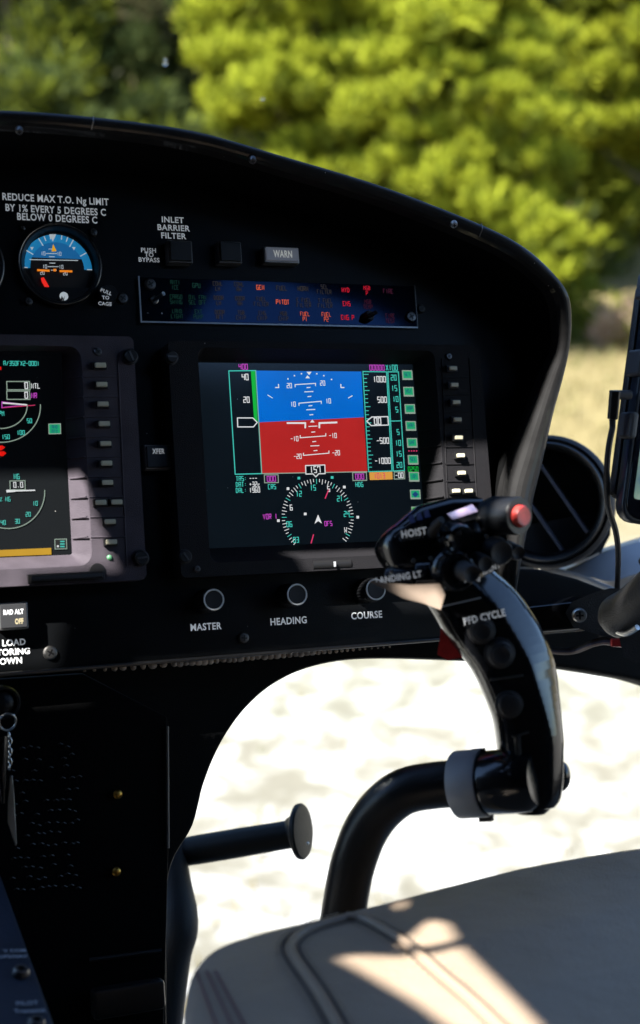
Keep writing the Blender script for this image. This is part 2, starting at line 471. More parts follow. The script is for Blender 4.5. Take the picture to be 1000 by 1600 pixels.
for s, x, y in (('MASTER', 322, 979), ('HEADING', 451, 970), ('COURSE', 573, 961)):
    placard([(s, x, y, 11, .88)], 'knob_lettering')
for x, y, r_, m_ in ((78, 1020, 11, steel), (380, 997, 9, dark_steel), (145, 364, 6.5, dark_steel), (191, 467, 9, dark_steel), (35, 358, 4, dark_steel), (44, 472, 6.5, dark_steel), (657, 483, 7, key_black), (126, 466, 4, dark_steel)):
    c = pp(x, y); build(screw_mb(c, mm(x, y, r_), m_, rot=x), 'screw', panel)
mb = MB()      # frayed fabric edge hanging under the panel
random.seed(3)
fray = mat('frayed_cord', (0.34, 0.26, 0.20), 0.9, var=0.4, vscale=200)
x = 132.0
while x < 610:
    y = 1052 - x * 0.0783 + 6.5
    c = pp(x, y, 0.001); big = min(1, .45 + (x - 130) / 160) * (1 if x < 470 else max(.35, 1 - (x - 470) / 160))
    mb.ball(c, .0021 * big * random.uniform(.8, 1.15), fray, 10, random.uniform(1.0, 1.5), random.uniform(.9, 1.3), .8)
    x += (15 if x < 270 else 9.5) * random.uniform(.85, 1.15)
build(mb, 'frayed_edge', panel)

hood = thing('glareshield', 'curved black glareshield hood arching over the instrument panel with a rounded rim', 'glareshield', pp(500, 255, .07), True)
mb = MB()
n = len(out_r)
A0 = [V((p.x, p.y, lerp(-0.32, -0.03, min(1, max(0, (i - 30) / 12))))) for i, p in enumerate(out_r)]
A1 = [p + V((0, 0, -0.022)) for p in out_r]
mb.strip(A1, A0, black_satin)
build(mb, 'hood_shell', hood)
mb = MB()
prof = []
for i in range(n):
    o_, q = out_r[i], in_r[i]; row = []
    wdt = (q - o_).length
    hh = min(0.011, wdt * 0.5)
    for k in range(9):
        t = k / 8
        p = lerp(o_, q, t)
        row.append(p + V((0, 0, math.sin(math.pi * min(1, t * 1.0)) ** 0.6 * hh - (0.010 if k == 0 else 0) - hh * .3)))
    row.insert(0, o_ + V((0, 0, -0.024)))
    row.append(q + V((0, 0, -0.012)))
    prof.append(row)
for k in range(len(prof[0]) - 1):
    mb.strip([r_[k] for r_ in prof], [r_[k + 1] for r_ in prof], hood_skin, flip=True)
build(mb, 'rim', hood, smooth=60)
mb = MB()
B0 = [V((p.x, p.y, p.z - .012)) for p in in_r]; B1 = [V((p.x, p.y, -0.004)) for p in in_r]
mb.strip(B0, B1, black_matte, flip=True)
build(mb, 'inner_lining', hood)
for x, y in ((394, 243), (708, 343), (30, 197)):
    p = pp(x, y + 5, .076); build(screw_mb(p, mm(x, y, 5.5), steel if x > 600 else dark_steel, A=V((-.1, -.75, .6)), h=.0035), 'screw', hood)
for x, y in ((752, 350), (146, 183)):
    mb = MB(); a = pp(x, y - 1, .086); b = pp(x - 3, y + 20, .082)
    mb.tube([a, lerp(a, b, .5) + V((0, 0, .003)), b], .0004, dark_steel, 6); build(mb, 'seam', hood)

# ------------------------------------------------------------------ the two displays
def key_part(parent, x, y, w, sx=20, sy=9, base_m=key_black):
    k = mm(x, y, 1, w); c = pp(x, y, w)
    mb = MB(); mb.box(c + V((0, 0, .0016)), k * (sx + 4), k * (sy + 3), .0032, base_m)
    o = build(mb, 'soft_key', parent, bevel=.0004)
    mb = MB(); mb.box(c + V((0, 0, .0041)), k * (sx - 1), k * (sy - 1), .0022, key_cream)
    build(mb, 'key_cap', o, bevel=.0006)
    return o
def fastener(parent, x, y, r_, w, m_=key_black):
    c = pp(x, y, w); k = mm(x, y, 1, w)
    mb = MB()
    mb.lathe(c, [(r_ * k * 1.25, 0), (r_ * k * 1.25, .0012), (r_ * k, .0014), (r_ * k, .004), (r_ * k * .85, .0048), (0, .0048)], m_, seg=24)
    mb.box(c + V((0, 0, .0049)), r_ * k * 1.5, r_ * k * .28, .0006, dark_steel, V((math.cos(x), math.sin(x), 0)), V((-math.sin(x), math.cos(x), 0)))
    return build(mb, 'fastener', parent)
WB = 0.020        # bezel front
WS = 0.004        # screen
def display(name, label, outer, opening, screen, screen_m, frame_m, rad):
    """outer, opening: uv rectangles at the bezel front; screen: uv rectangle on the screen plane"""
    t = thing(name, label, 'display', V((outer[0], outer[1], 0)), True, 'glass cockpit displays')
    op = rpoly(opening, rad, 5); N_ = len(op)
    scp = rpoly(screen, .0015, 5)
    mb = MB()
    ou = rpoly(outer, .004, 5)
    tess = tessellate_polygon([[V((*p, 0)) for p in ou], [V((*p, 0)) for p in op]])
    allp = ou + op
    fs = []
    for a, b, c in tess:
        A_, B_, C_ = allp[a], allp[b], allp[c]
        cr = (B_[0] - A_[0]) * (C_[1] - A_[1]) - (B_[1] - A_[1]) * (C_[0] - A_[0])
        fs.append((a, b, c) if cr > 0 else (c, b, a))
    mb.add([V((*p, WB)) for p in allp], fs, frame_m)
    lo = [V((*p, 0.0003)) for p in ou]; mid = [V((*p, WB - .001)) for p in ou]
    mb.strip(lo, [V((*p, WB)) for p in ou], frame_m, closed=True)
    build(mb, 'bezel', t)
    mb = MB()
    mb.strip([V((*p, WB)) for p in op], [V((*p, WS + .0012)) for p in scp], frame_m, closed=True)
    build(mb, 'screen_surround', t, smooth=50)
    mb = MB(); mb.flat(rpoly((screen[0] - .002, screen[1] - .002, screen[2] + .002, screen[3] + .002)), WS, screen_m)
    build(mb, 'screen', t)
    return t

# right display
ro = (pp(262, 533, WB).x, pp(285, 903, WB).y, pp(762, 700, WB).x, pp(262, 532, WB).y)
rop = (pp(312, 600, WB).x, pp(345, 879, WB).y, pp(689, 690, WB).x, pp(325, 543, WB).y)
rsc = (pp(312, 600, WS).x - .004, pp(400, 854, WS).y, pp(653, 690, WS).x, pp(400, 567, WS).y)
d2 = display('multifunction_display', 'lit cockpit display with a blue and red attitude field, right of the dark engine display', ro, rop, rsc, screen_glass, bezel_shaded, .006)
WG = WS + .0004
def glyph(parent, fn, name='display_symbols'):
    mb = MB(); fn(mb); return build(mb, name, parent, smooth=0)
w1, w2, w3 = WS + .0003, WS + .0006, WS + .0009
def att(mb):
    sfill(mb, [(399.5, 579), (564.5, 580.5), (568.5, 652), (404, 660)], S_blue, w1)
    sfill(mb, [(404, 660), (568.5, 652), (574, 737), (409, 740)], S_red, w1)
att_o = glyph(d2, att, 'attitude_field')
def att2(mb):
    t_, wm = 1.3, S_white
    sline(mb, [(399.5, 579), (409, 740)], 1.6, S_keyb, w2); sline(mb, [(409, 740), (574, 737)], 1.4, S_keyb, w2)
    for (x0, x1, y0, y1, lab, dr) in ((461, 493, 601, 599, '20', 4), (467, 502, 630, 627, '10', 4), (469, 509, 684, 681, '-10', -4), (474, 514, 711.5, 708, '-20', -4)):
        sline(mb, [(x0 + .2, y0 + dr), (x0, y0), (x1, y1), (x1, y1 + dr)], t_, wm, w2)
        stext(mb, lab, x0 - 9, y0 + 1.5, 7, wm, w2); stext(mb, lab, x1 + 11, y1 - .5, 7, wm, w2)
    for (x, y, l_) in ((482, 605.5, 6), (482.5, 612, 14), (483.5, 619.5, 6), (485, 634, 6), (485.5, 640, 14), (486.5, 648, 6), (489, 666, 14), (489.5, 675, 6), (491, 690, 6), (492, 696.5, 14), (493, 704, 6)):
        sline(mb, [(x - l_ / 2, y + .3), (x + l_ / 2, y - .3)], t_, wm, w2)
    sline(mb, [(448, 661), (477, 661), (477, 669)], 2.6, wm, w2); sline(mb, [(527, 660), (499, 661), (499, 669)], 2.6, wm, w2)
    sfill(mb, [(484.5, 660), (491.5, 660), (488, 655.5)], wm, w2)
    sfill(mb, [(479, 581), (487, 581), (483, 586)], wm, w2); sfill(mb, [(477, 591), (484.5, 591), (480.5, 586.5)], wm, w2)
    for x, y in ((450, 592), (460, 587), (471, 584), (495, 584), (506, 587), (518, 593)): sline(mb, [(x - 1, y), (x + 1, y)], 2, wm, w2)
    sline(mb, [(430, 605.5), (435.5, 605.5), (435, 600)], 1.5, wm, w2); sline(mb, [(532.5, 600), (532.8, 605.5), (538, 605.5)], 1.5, wm, w2)
    sline(mb, [(418, 617), (426, 622)], 1.2, wm, w2); sline(mb, [(551, 618), (544, 622)], 1.2, wm, w2)
glyph(d2, att2)
def tapes(mb):
    c, wm = S_cyan, S_white
    sline(mb, [(357.5, 579.5), (367.5, 741), (409, 740), (399.5, 579)], 1.5, c, w2, True)
    sfill(mb, [(392, 580), (398.5, 580), (402.5, 659), (397, 656)], S_green, w2)
    stext(mb, '400', 380, 573, 8, S_mag, w2); stext(mb, '40', 383, 589, 9, wm, w2); stext(mb, '20', 385, 624.5, 8.5, wm, w2)
    sline(mb, [(371, 653), (395, 653), (402, 660), (396, 667), (371.5, 667)], 1.5, wm, w3, True)
glyph(d2, tapes, 'speed_tape')
def tapes(mb):
    c, wm = S_cyan, S_white
    sline(mb, [(567, 580.5), (576, 737), (612.5, 736), (604, 581)], 1.4, c, w2, True)
    sline(mb, [(606, 581), (614.5, 736), (632, 735), (622.5, 581)], 1.4, c, w2, True)
    stext(mb, '00000', 589, 574.5, 8, S_mag, w2); stext(mb, 'X100', 612, 574.5, 8, c, w2)
    for i in range(24):
        t = i / 23; x = lerp(568, 576, t); y = lerp(585, 730, t)
        sline(mb, [(x, y), (x + (5 if i % 4 else 8), y - .1)], 1.1, c, w2)
    for s, x, y in (('1000', 593, 592.5), ('500', 597, 624.5), ('-500', 598, 688.5), ('-1000', 598, 720)): stext(mb, s, x, y, 8.5, wm, w2)
    sline(mb, [(573, 658), (581, 651.5), (606, 651), (607, 664), (580, 665)], 1.5, wm, w3, True); stext(mb, '00', 590, 658, 10, wm, w3)
    for s, x, y in (('20', 615, 590), ('15', 616, 606.5), ('10', 618, 623.5), ('5', 620, 640), ('5', 622, 675), ('10', 622, 692), ('15', 623, 709), ('20', 624, 726.5)): stext(mb, s, x, y, 8, c, w2)
    sline(mb, [(608, 658), (627, 657.5)], 1.3, c, w2)
    sfill(mb, [(577, 738), (613, 737), (613.5, 749), (578, 750)], S_tan, w2); stext(mb, '1013', 593, 743.5, 7.5, S_pink, w3)
    sline(mb, [(616, 737.5), (632, 737), (632.5, 748), (616, 748.5)], 1.3, S_keyb, w3, True); stext(mb, '-00', 624, 742.7, 7.5, wm, w3)
glyph(d2, tapes, 'altitude_tape')
def tapes(mb):
    c, wm = S_cyan, S_white
    for x, s, yy in ((424, '000', 748), (562, '000', 744.5)):
        sline(mb, [(x - 11, yy - 6), (x + 10.5, yy - 6.2), (x + 11, yy + 6), (x - 10.5, yy + 6.3)], 1.3, S_keyb, w3, True); stext(mb, s, x, yy, 8, S_mag, w3)
    stext(mb, 'CRS', 425, 760.5, 7, c, w2); stext(mb, 'HDG', 561.5, 757, 7, c, w2)
    for i, (k, v) in enumerate((('TAS:', '---'), ('DAT:', '+32c'), ('DAL:', '1960'))):
        stext(mb, k, 369, 748 + i * 9.2, 7, c, w2, 'l'); stext(mb, v, 390, 747.5 + i * 9.2, 7, wm, w2, 'l')
glyph(d2, tapes, 'data_readout')
def tapes(mb):
    c, wm = S_cyan, S_white
    stext(mb, 'VOR 1', 422, 807, 7.5, S_mag, w2)
    stext(mb, 'OFS', 513, 818, 7, S_mag, w2)
glyph(d2, tapes)
def rose(mb):
    cx, cy, r_ = 497, 808, 60
    a0 = pp(cx, cy, w2); k = mm(cx, cy, 1, w2)
    lim = pp(500, 851, w2).y
    for i in range(72):
        t = R(i * 5 + 1.5); big = i % 2 == 0
        r1 = (r_ - (8 if big else 5)) * k
        p = (a0.x + math.sin(t) * r_ * k, a0.y + math.cos(t) * r_ * k); q = (a0.x + math.sin(t) * r1, a0.y + math.cos(t) * r1)
        if min(p[1], q[1]) < lim: continue
        mb.stroke([p, q], .95 * k, w2, S_cyan if i % 6 == 0 else S_white)
    for s, x, y, m_ in (('12', 467, 771.5, S_cyan), ('15', 489, 762, S_cyan), ('5', 513.5, 764, S_white), ('21', 531, 779, S_cyan), ('24', 541.5, 803, S_cyan), ('W', 540, 828, S_white), ('6', 455, 793, S_white), ('06', 452, 819, S_cyan), ('03', 462.5, 843.5, S_cyan)):
        stext(mb, s, x, y, 8, m_, w2)
    sfill(mb, [(477.5, 727.5), (507.5, 726.5), (508, 740), (498, 740.2), (493.5, 745), (489, 740.4), (478, 740.7)], S_dk, w3)
    sline(mb, [(477.5, 727.5), (507.5, 726.5), (508, 740), (498, 740.2), (493.5, 745), (489, 740.4), (478, 740.7)], 1.5, S_white, WS + .0012, True)
    stext(mb, '157', 492.5, 733.7, 9.5, S_white, WS + .0012)
    sfill(mb, [(497, 804), (503, 818), (497.2, 814), (491.5, 818.5)], S_white, w2)
    sline(mb, [(514, 764), (508, 779)], 1.8, S_pink, w2); sline(mb, [(490, 835), (486, 849)], 1.8, S_pink, w2)
    for x, y, m_ in ((467, 747, S_cyan), (519, 746, S_cyan), (538, 761, S_white), (450, 763.5, S_white), (559, 808, S_white), (435, 813.5, S_white), (477, 803, S_white)): sfill(mb, [(x - 2, y - 2), (x + 2, y - 2), (x + 2, y + 2), (x - 2, y + 2)], m_, w3)
glyph(d2, rose)
ky = [(636.5, 586), (638.5, 612), (640.5, 639), (642, 665.5), (644, 692), (645.5, 718.5), (647, 745), (649, 772.5), (651, 799)]
for i, (x, y) in enumerate(ky):
    def kf(mb):
        sfill(mb, [(x - 8.5, y - 7.5), (x + 7.5, y - 7.5), (x + 8.5, y + 7.5), (x - 7.5, y + 7.5)], S_keyb, w2)
        sfill(mb, [(x - 7, y - 6), (x + 6, y - 6), (x + 7, y + 5), (x - 6, y + 5)], S_key if i < 8 else S_green, w3)
        if i < 7: stext(mb, ('SET', 'HSI', 'MAP', 'NAV', 'UHF', 'SEL', '181')[i], x, y - 1, 5, S_navy, WS + .0012)
        elif i == 7: sfill(mb, [(x - 5, y), (x, y - 5), (x + 5, y), (x, y + 5)], S_navy, WS + .0012)
        else: sfill(mb, [(x - 2, y - 2), (x + 2, y - 2), (x + 2, y + 2), (x - 2, y + 2)], S_yel, WS + .0012)
    glyph(d2, kf, 'soft_label')
def kx(mb):
    stext(mb, '0250', 645.5, 733, 7, S_green, w2)
    for q in range(4): sfill(mb, [(638 + q * 4, 703.5), (640 + q * 4, 703.5), (640 + q * 4, 705.5), (638 + q * 4, 705.5)], S_pink, w2)
glyph(d2, kx)
# ribs between the labels on the sloped right surround
mb = MB()
for i in range(9):
    y = 593 + i * 26.6; x0 = lerp(652, 663, i / 8); x1 = lerp(684, 694, i / 8)
    a = pp(x0, y + 1, WS + .003); b = pp(x1, y - 3.5, WB + .0003)
    mb.tube([a, b], .0007, bezel_shaded, 6)
build(mb, 'surround_rib', d2)
for i, (x, y) in enumerate(((704, 577), (706, 603), (709, 630), (711, 657), (713, 685), (716, 713), (717.5, 740), (709, 768), (728.5, 768), (720, 795), (722, 822))):
    key_part(d2, x, y, WB, 14, 7)
mb = MB()
for i in range(9):
    y = 590 + i * 27; x0 = lerp(690, 699, i / 8); x1 = lerp(733, 744, i / 8)
    sline(mb, [(x0, y), (x1, y - .5)], 1.6, bezel_shaded, WB + .0008)
    a, b = pp(x0, y, WB), pp(x1, y - .5, WB)
    mb.tube([a, b], .0006, bezel_shaded, 6)
a, b = pp(733, 560, WB), pp(746, 800, WB); mb.tube([a, b], .0006, bezel_shaded, 6)
a, b = pp(690, 560, WB), pp(700, 800, WB); mb.tube([a, b], .0006, bezel_shaded, 6)
build(mb, 'key_divider', d2)
for x, y, r_ in ((267, 559, 9), (288, 870, 9.5)): fastener(d2, x, y, r_, WB)
for x, y in ((308, 889), (701, 557)): build(screw_mb(pp(x, y, WB), mm(x, y, 5), dark_steel, h=.0012), 'screw', d2)
mb = MB()
c = pp(519, 882, WB); k = mm(519, 882, 1, WB)
mb.tube([c + V((-32 * k, 0, -.001)), c + V((32 * k, 0, -.001))], 4.6 * k, key_black, 12, rad2=.0035)
mb.box(c + V((2 * k, 0, .003)), 3 * k, 8 * k, .001, grey_print)
build(mb, 'brightness_rocker', d2)

# left display
lo_ = (pp(-270, 540, WB).x, pp(100, 912, WB).y, pp(218, 700, WB).x, pp(100, 524, WB).y)
lop = (pp(-210, 540, WB).x, pp(50, 888, WB).y, pp(135, 700, WB).x, pp(50, 540, WB).y)
lsc = (pp(-220, 600, WS).x, pp(60, 869, WS).y, pp(104.5, 720, WS).x, pp(60, 550, WS).y)
d1 = display('multifunction_display', 'dark engine display with a yellow bar and sunlit mauve bezel, at the left', lo_, lop, lsc, dark_screen, bezel_lit, .009)
def eng(mb):
    c, wm = S_cyan, S_white
    stext(mb, 'A/350FX2-0001', 61, 568, 6.5, c, w2, 'r'.replace('r', 'c') if False else 'r')
    for y, s, m_ in ((602.5, 'NTL', wm), (617.5, 'NR', S_mag)):
        sline(mb, [(10.5, y - 6.5), (46, y - 6.5), (47, y + 6.5), (11, y + 6.5)], 1.3, S_keyb, w2, True); stext(mb, '0', 41, y, 9.5, wm, w2); stext(mb, s, 49, y + .5, 7.5, m_, w2, 'l')
    sline(mb, [(3, 628), (40, 632), (3, 637)], 1.3, S_mag, w2, True); sline(mb, [(4, 629.5), (42, 632.5)], 2, wm, w3); sline(mb, [(3, 637), (55, 633)], 1.1, S_pink, w2)
    k = mm(0, 632, 1, w2)
    for (cx, cy, r_) in ((0, 632, 41.5), (0, 632, 62)):
        o = pp(cx, cy, w2); mb.stroke([(o.x + math.cos(R(t)) * r_ * k, o.y + math.sin(R(t)) * r_ * k * (.95 if r_ > 50 else .9)) for t in range(-110, 2, 5)], 1.3 * k, w2, S_keyb)
    stext(mb, 'RPM', 0, 646, 7, c, w2)
    for s, x, y in (('50', 46, 657.5), ('100', 32.5, 676), ('150', 9, 682.5)): stext(mb, s, x, y, 6.5, c, w2)
    for x, y, q in ((0, 699, 0), (2, 708, 0)): sfill(mb, [(x - 6, y - 2), (x + 4, y - 3), (x + 8, y), (x + 2, y + 5), (x - 6, y + 3)], S_rd, w2)
    sfill(mb, [(-4, 573), (2, 573), (2, 578), (-4, 578)], S_rd, w2)
    stext(mb, 'NG', 26, 744.5, 7.5, c, w2)
    sline(mb, [(15.5, 751.5), (39, 751), (39.5, 765), (16, 765.5)], 1.3, S_keyb, w2, True); stext(mb, '0.0', 28.5, 757.5, 8, wm, w2)
    sline(mb, [(10, 767.5), (24, 766.5)], 4, wm, w2); sline(mb, [(24, 767), (55, 766)], 2, wm, w2)
    o = pp(12, 767, w2); mb.stroke([(o.x + math.cos(R(t)) * 56.5 * k, o.y + math.sin(R(t)) * 58 * k) for t in range(-120, 1, 5)], 1.4 * k, w2, S_keyb)
    stext(mb, '% NG', 8, 780, 6.5, c, w2)
    for s, x, y in (('10', 55, 786.5), ('20', 44, 803.5), ('30', 27, 814.5), ('40', 5, 816.5)): stext(mb, s, x, y, 6.5, c, w2)
    sfill(mb, [(-60, 862), (80, 856), (80.5, 866.5), (-60, 872)], S_yel, w2)
glyph(d1, eng)
for i, (x, y) in enumerate(((85.5, 670), (95, 850))):
    def kf(mb):
        sfill(mb, [(x - 10, y - 8), (x + 9.5, y - 8.5), (x + 10, y + 8), (x - 9.5, y + 8.5)], S_keyb, w2)
        sfill(mb, [(x - 8.8, y - 6.8), (x + 8.2, y - 7.2), (x + 8.7, y + 6.8), (x - 8.2, y + 7.2)], S_key if i == 0 else S_dk, w3)
        if i == 0: stext(mb, 'AND', x, y - 3, 5, S_navy, WS + .0012); stext(mb, 'ATM', x, y + 4, 5, S_navy, WS + .0012)
        else:
            for q in range(3): sline(mb, [(x - 1, y - 4 + q * 4), (x + 6, y - 4 + q * 4)], 2, S_cyan, WS + .0012)
            sfill(mb, [(x - 6, y + 2), (x - 3, y + 2), (x - 3, y + 5), (x - 6, y + 5)], S_white, WS + .0012)
    glyph(d1, kf, 'soft_label')
mb = MB()
for i in range(9):
    y = 590 + i * 31.2; x0 = lerp(103, 113, i / 8); x1 = lerp(129, 137, i / 8)
    a = pp(x0, y + 2, WS + .003); b = pp(x1, y - 1, WB + .0003)
    mb.tube([a, b], .0006, bezel_lit, 6)
build(mb, 'surround_rib', d1)
for x, y in ((155, 572.5), (157, 602.5), (159, 633), (161, 663.5), (163, 694.5), (164.5, 725), (166, 755), (155.5, 786), (180.5, 785.5), (170, 816), (172, 847.5)): key_part(d1, x, y, WB, 18, 8.5)
mb = MB()
for i in range(9):
    y = 589 + i * 31.3; x0 = lerp(133, 142, i / 8); x1 = lerp(184, 196, i / 8)
    a, b = pp(x0, y, WB), pp(x1, y - .5, WB); mb.tube([a, b], .0007, bezel_lit, 6)
a, b = pp(184, 560, WB), pp(198, 885, WB); mb.tube([a, b], .0006, bezel_lit, 6)
build(mb, 'key_divider', d1)
for x, y, r_ in ((203, 558, 10), (220, 872, 10.5)): fastener(d1, x, y, r_, WB)
build(screw_mb(pp(153, 550, WB), mm(153, 550, 6), dark_steel, h=.0012), 'screw', d1)
mb = MB(); mb.ball(pp(171, 871, WB), mm(171, 871, 4.2), mat('green_lamp', (.12, .30, .16), .25, emit=(.05, .2, .08), estr=.15), 12)
build(mb, 'indicator_lamp', d1)
mb = MB(); c = pp(152, 893, WB); k = mm(152, 893, 1, WB)
mb.lathe(c, [(13 * k, .0004), (13 * k, .0008), (0, .0008)], key_black, seg=24)
x0 = pp(47, 906, WB); x1 = pp(158, 898, WB); c = (x0 + x1) / 2
mb.box(c + V((0, 0, .0012)), (x1 - x0).x + 8 * k, 14 * k, .002, key_black)
mb.box(c + V((0, 0, .0035)), (x1 - x0).x, 7.5 * k, .004, dark_steel)
build(mb, 'card_slot', d1, bevel=.0008)

# ------------------------------------------------------------------ round gauges
def gauge(x, y, r_, label, group='round standby gauges'):
    c = pp(x, y); k = mm(x, y, 1)
    t = thing('attitude_indicator' if x > 0 else 'round_gauge', label, 'gauge', c, True, None)
    mb = MB(); q = r_ * k
    mb.lathe(c, [(q * 1.03, .0003), (q * 1.03, .004), (q * .99, .006), (q * .93, .006), (q * .82, .001), (q * .82, .0006)], black_satin, seg=64)
    mb.lathe(c, [(q * 1.0, .0061), (q * .985, .0064), (q * .97, .0061)], dark_steel, seg=64)
    build(mb, 'bezel', t)
    return t, c, k
g1, gc, gk = gauge(92, 416, 63, 'round standby attitude indicator with blue sky and red flag, beside the engine display top')
def arcpoly(c, r_, a0, a1, n_=24): return [(c.x + math.cos(R(lerp(a0, a1, i / n_))) * r_, c.y + math.sin(R(lerp(a0, a1, i / n_))) * r_) for i in range(n_ + 1)]
G_blue = mat('gauge_blue', (0.035, 0.20, 0.42), .5, emit=lin(25, 120, 170), estr=.17)
G_blued = mat('gauge_blue_deep', (0.025, 0.15, 0.34), .5, emit=lin(22, 95, 150), estr=.17)
G_brown = mat('gauge_brown', (0.014, 0.009, 0.007), .6)
G_white = mat('gauge_white', (0.55, 0.55, 0.55), .5, emit=lin(170, 180, 185), estr=.18)
G_or = mat('gauge_orange', (0.8, 0.3, 0.03), .5, emit=lin(235, 125, 20), estr=.2)
G_rd = mat('gauge_red', (0.8, 0.03, 0.02), .5, emit=lin(235, 40, 30), estr=.2)
G_yel = mat('gauge_yellow', (0.75, 0.48, 0.02), .5, emit=lin(215, 150, 25), estr=.2)
fc = pp(90, 418)
mb = MB()
mb.lathe(V((gc.x, gc.y, 0)), [(63 * gk * .83, .0008), (0, .0008)], G_brown, seg=48)
q = 53.5 * gk
o_ = pp(89, 421); o_ = V((o_.x, o_.y, 0))
mb.flat(arcpoly(o_, q, 0, 180), .0014, G_blue)
mb.flat([(o_.x - 45 * gk, o_.y)] + [(o_.x - 45 * gk, o_.y - .1 * gk)] + [(o_.x + 45 * gk, o_.y)], .00145, G_blue)
build(mb, 'roll_ring', g1, smooth=0)
mb = MB()
hz_ = pp(86, 405)
b_ = arcpoly(o_, 41 * gk, 23, 157)
mb.flat(b_, .0020, G_blued)
b2 = [p for p in arcpoly(o_, 41 * gk, 157, 383)]
mb.flat(b2, .0020, G_brown)
build(mb, 'horizon_ball', g1, smooth=0)
mb = MB()
def gl(pts, wd, m, w=.0026): sline(mb, pts, wd, m, w)
gl([(46, 405.5), (122, 407)], 1.3, G_white)
for (x, y, l_) in ((81, 389, 10), (80.5, 396, 17), (81, 401, 9), (82, 411, 9), (83, 416.5, 17), (84, 422, 9)): gl([(x - l_ / 2, y), (x + l_ / 2, y + .2)], 1.2, G_white)
for s, x, y in (('10', 67.5, 396), ('10', 92.5, 396.5), ('10', 70, 416.5), ('10', 95.5, 417), ('20', 66, 426), ('20', 102, 427)): stext(mb, s, x, y, 5.5, G_white, .0026, wt=.14)
for t, l_ in ((0, 8), (180, 8), (30, 12), (150, 12), (60, 13), (120, 13), (70, 8), (80, 7), (110, 8), (100, 7)):
    a = V((math.cos(R(t)), math.sin(R(t)), 0)); mb.stroke([tuple(o_ + a * 53 * gk)[:2], tuple(o_ + a * (53 - l_) * gk)[:2]], 1.5 * gk, .0022, G_white)
sfill(mb, [(77, 366), (88, 366), (82.5, 377.5)], G_white, .0026)
for x in (50, 115.5): sfill(mb, [(x - 3, 386), (x + 2.5, 386), (x, 391)], G_white, .0026)
build(mb, 'scale_marks', g1, smooth=0)
mb = MB()
sfill(mb, [(83, 381.5), (80.5, 393), (88.5, 392.5)], G_yel, .0034)
gl([(58, 422), (77.5, 423)], 3.2, G_or, .0034); gl([(93, 423.5), (113, 424)], 3.2, G_or, .0034)
sfill(mb, [(83, 420), (88, 420), (87.5, 424), (83.5, 424)], G_or, .0034)
build(mb, 'aircraft_symbol', g1, smooth=0)
mb = MB(); gl([(65, 437.5), (67, 437), (74, 449.5)], 6.5, G_rd, .0036); build(mb, 'warning_flag', g1, smooth=0)
mb = MB(); c_ = pp(97.5, 466)
mb.lathe(V((c_.x, c_.y, 0)), [(6.6 * gk, .0056), (0, .0056)], G_white, seg=24); 
sfill(mb, [(94, 471), (96.5, 462), (99, 467), (101.5, 461.5), (99.5, 471), (98, 468)], G_brown, .0060)
build(mb, 'maker_badge', g1, smooth=0)
mb = MB(); c_ = pp(84, 463)
q2 = []
for i in range(25):
    t = R(lerp(219, 321, i / 24)); q2.append((gc.x + math.cos(t) * 56 * gk, gc.y + math.sin(t) * 57 * gk))
mb.prism(q2, .0008, .0050, black_satin); build(mb, 'lower_mask', g1)
mb = MB(); c_ = pp(164.5, 465, .0); 
mb.lathe(c_, [(15 * gk, .0003), (15 * gk, .006), (13 * gk, .012), (12.4 * gk, .0125), (0, .0125)], black_satin, seg=28)
kn = build(mb, 'cage_knob', g1)
mb = MB()
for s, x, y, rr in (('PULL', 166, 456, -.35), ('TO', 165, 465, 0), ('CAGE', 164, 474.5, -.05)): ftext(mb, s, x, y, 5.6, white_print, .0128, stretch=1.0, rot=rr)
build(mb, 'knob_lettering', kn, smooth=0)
g2, _, _ = gauge(-62, 416, 64, 'round gauge cut off by the photo edge, left of the attitude indicator')
mb = MB(); mb.lathe(pp(-62, 416), [(55 * gk, .001), (0, .001)], G_brown, seg=32); build(mb, 'dial', g2)

# ------------------------------------------------------------------ square push switches
def push(x, y, s, label, text=(), m_face=black_satin, m_frame=black_satin, sx=None):
    c = pp(x, y); k = mm(x, y, 1); sx = sx or s
    t = thing('push_switch', label, 'push switch', c, True, 'square push switches on the panel')
    mb = MB(); mb.prism(rpoly((c.x - sx * k / 2 * 1.09, c.y - s * k / 2, c.x + sx * k / 2 * 1.09, c.y + s * k / 2)), .0003, .010, m_frame); build(mb, 'housing', t, bevel=.0009)
    c2 = pp(x, y, .0125)
    c2 = c
    mb = MB(); e = 2.6 * k; mb.prism(rpoly((c2.x - sx * k / 2 * 1.09 + e, c2.y - s * k / 2 + e, c2.x + sx * k / 2 * 1.09 - e, c2.y + s * k / 2 - e)), .0095, .0122, m_face); cap = build(mb, 'cap', t, bevel=.0005)
    if text:
        mb = MB()
        for (s_, dx, dy, h, m_, st) in text:
            ce = c + V((dx * k, -dy * k, .01235)); hh = h * k
            ftext(mb, s_, 0, 0, hh, m_, 0, stretch=st, bold=.03, frame=(ce, V((1, 0, 0)), V((0, 1, 0))))
        build(mb, 'legend', cap, smooth=0)
    return t
warn_face = mat('warn_face', (0.22, 0.22, 0.24), .35, emit=lin(70, 75, 85), estr=.17)
push_edge = mat('switch_edge', (0.075, 0.075, 0.08), .45, bump=.2)
silver_edge = mat('switch_silver', (0.28, 0.28, 0.28), .4, .8)
push(276, 399, 35, 'black square push switch under the INLET BARRIER FILTER lettering', m_frame=push_edge, m_face=key_black)
push(353, 400, 34, 'blank black square push switch between the filter switch and the WARN light', m_frame=push_edge, m_face=key_black)
push(433, 404, 25, 'wide grey WARN light above the annunciator panel', (('WARN', 0, 0, 11, mat('warn_print', (.7, .7, .66), .5, emit=lin(150, 150, 145), estr=.18), .62),), warn_face, silver_edge, sx=52)
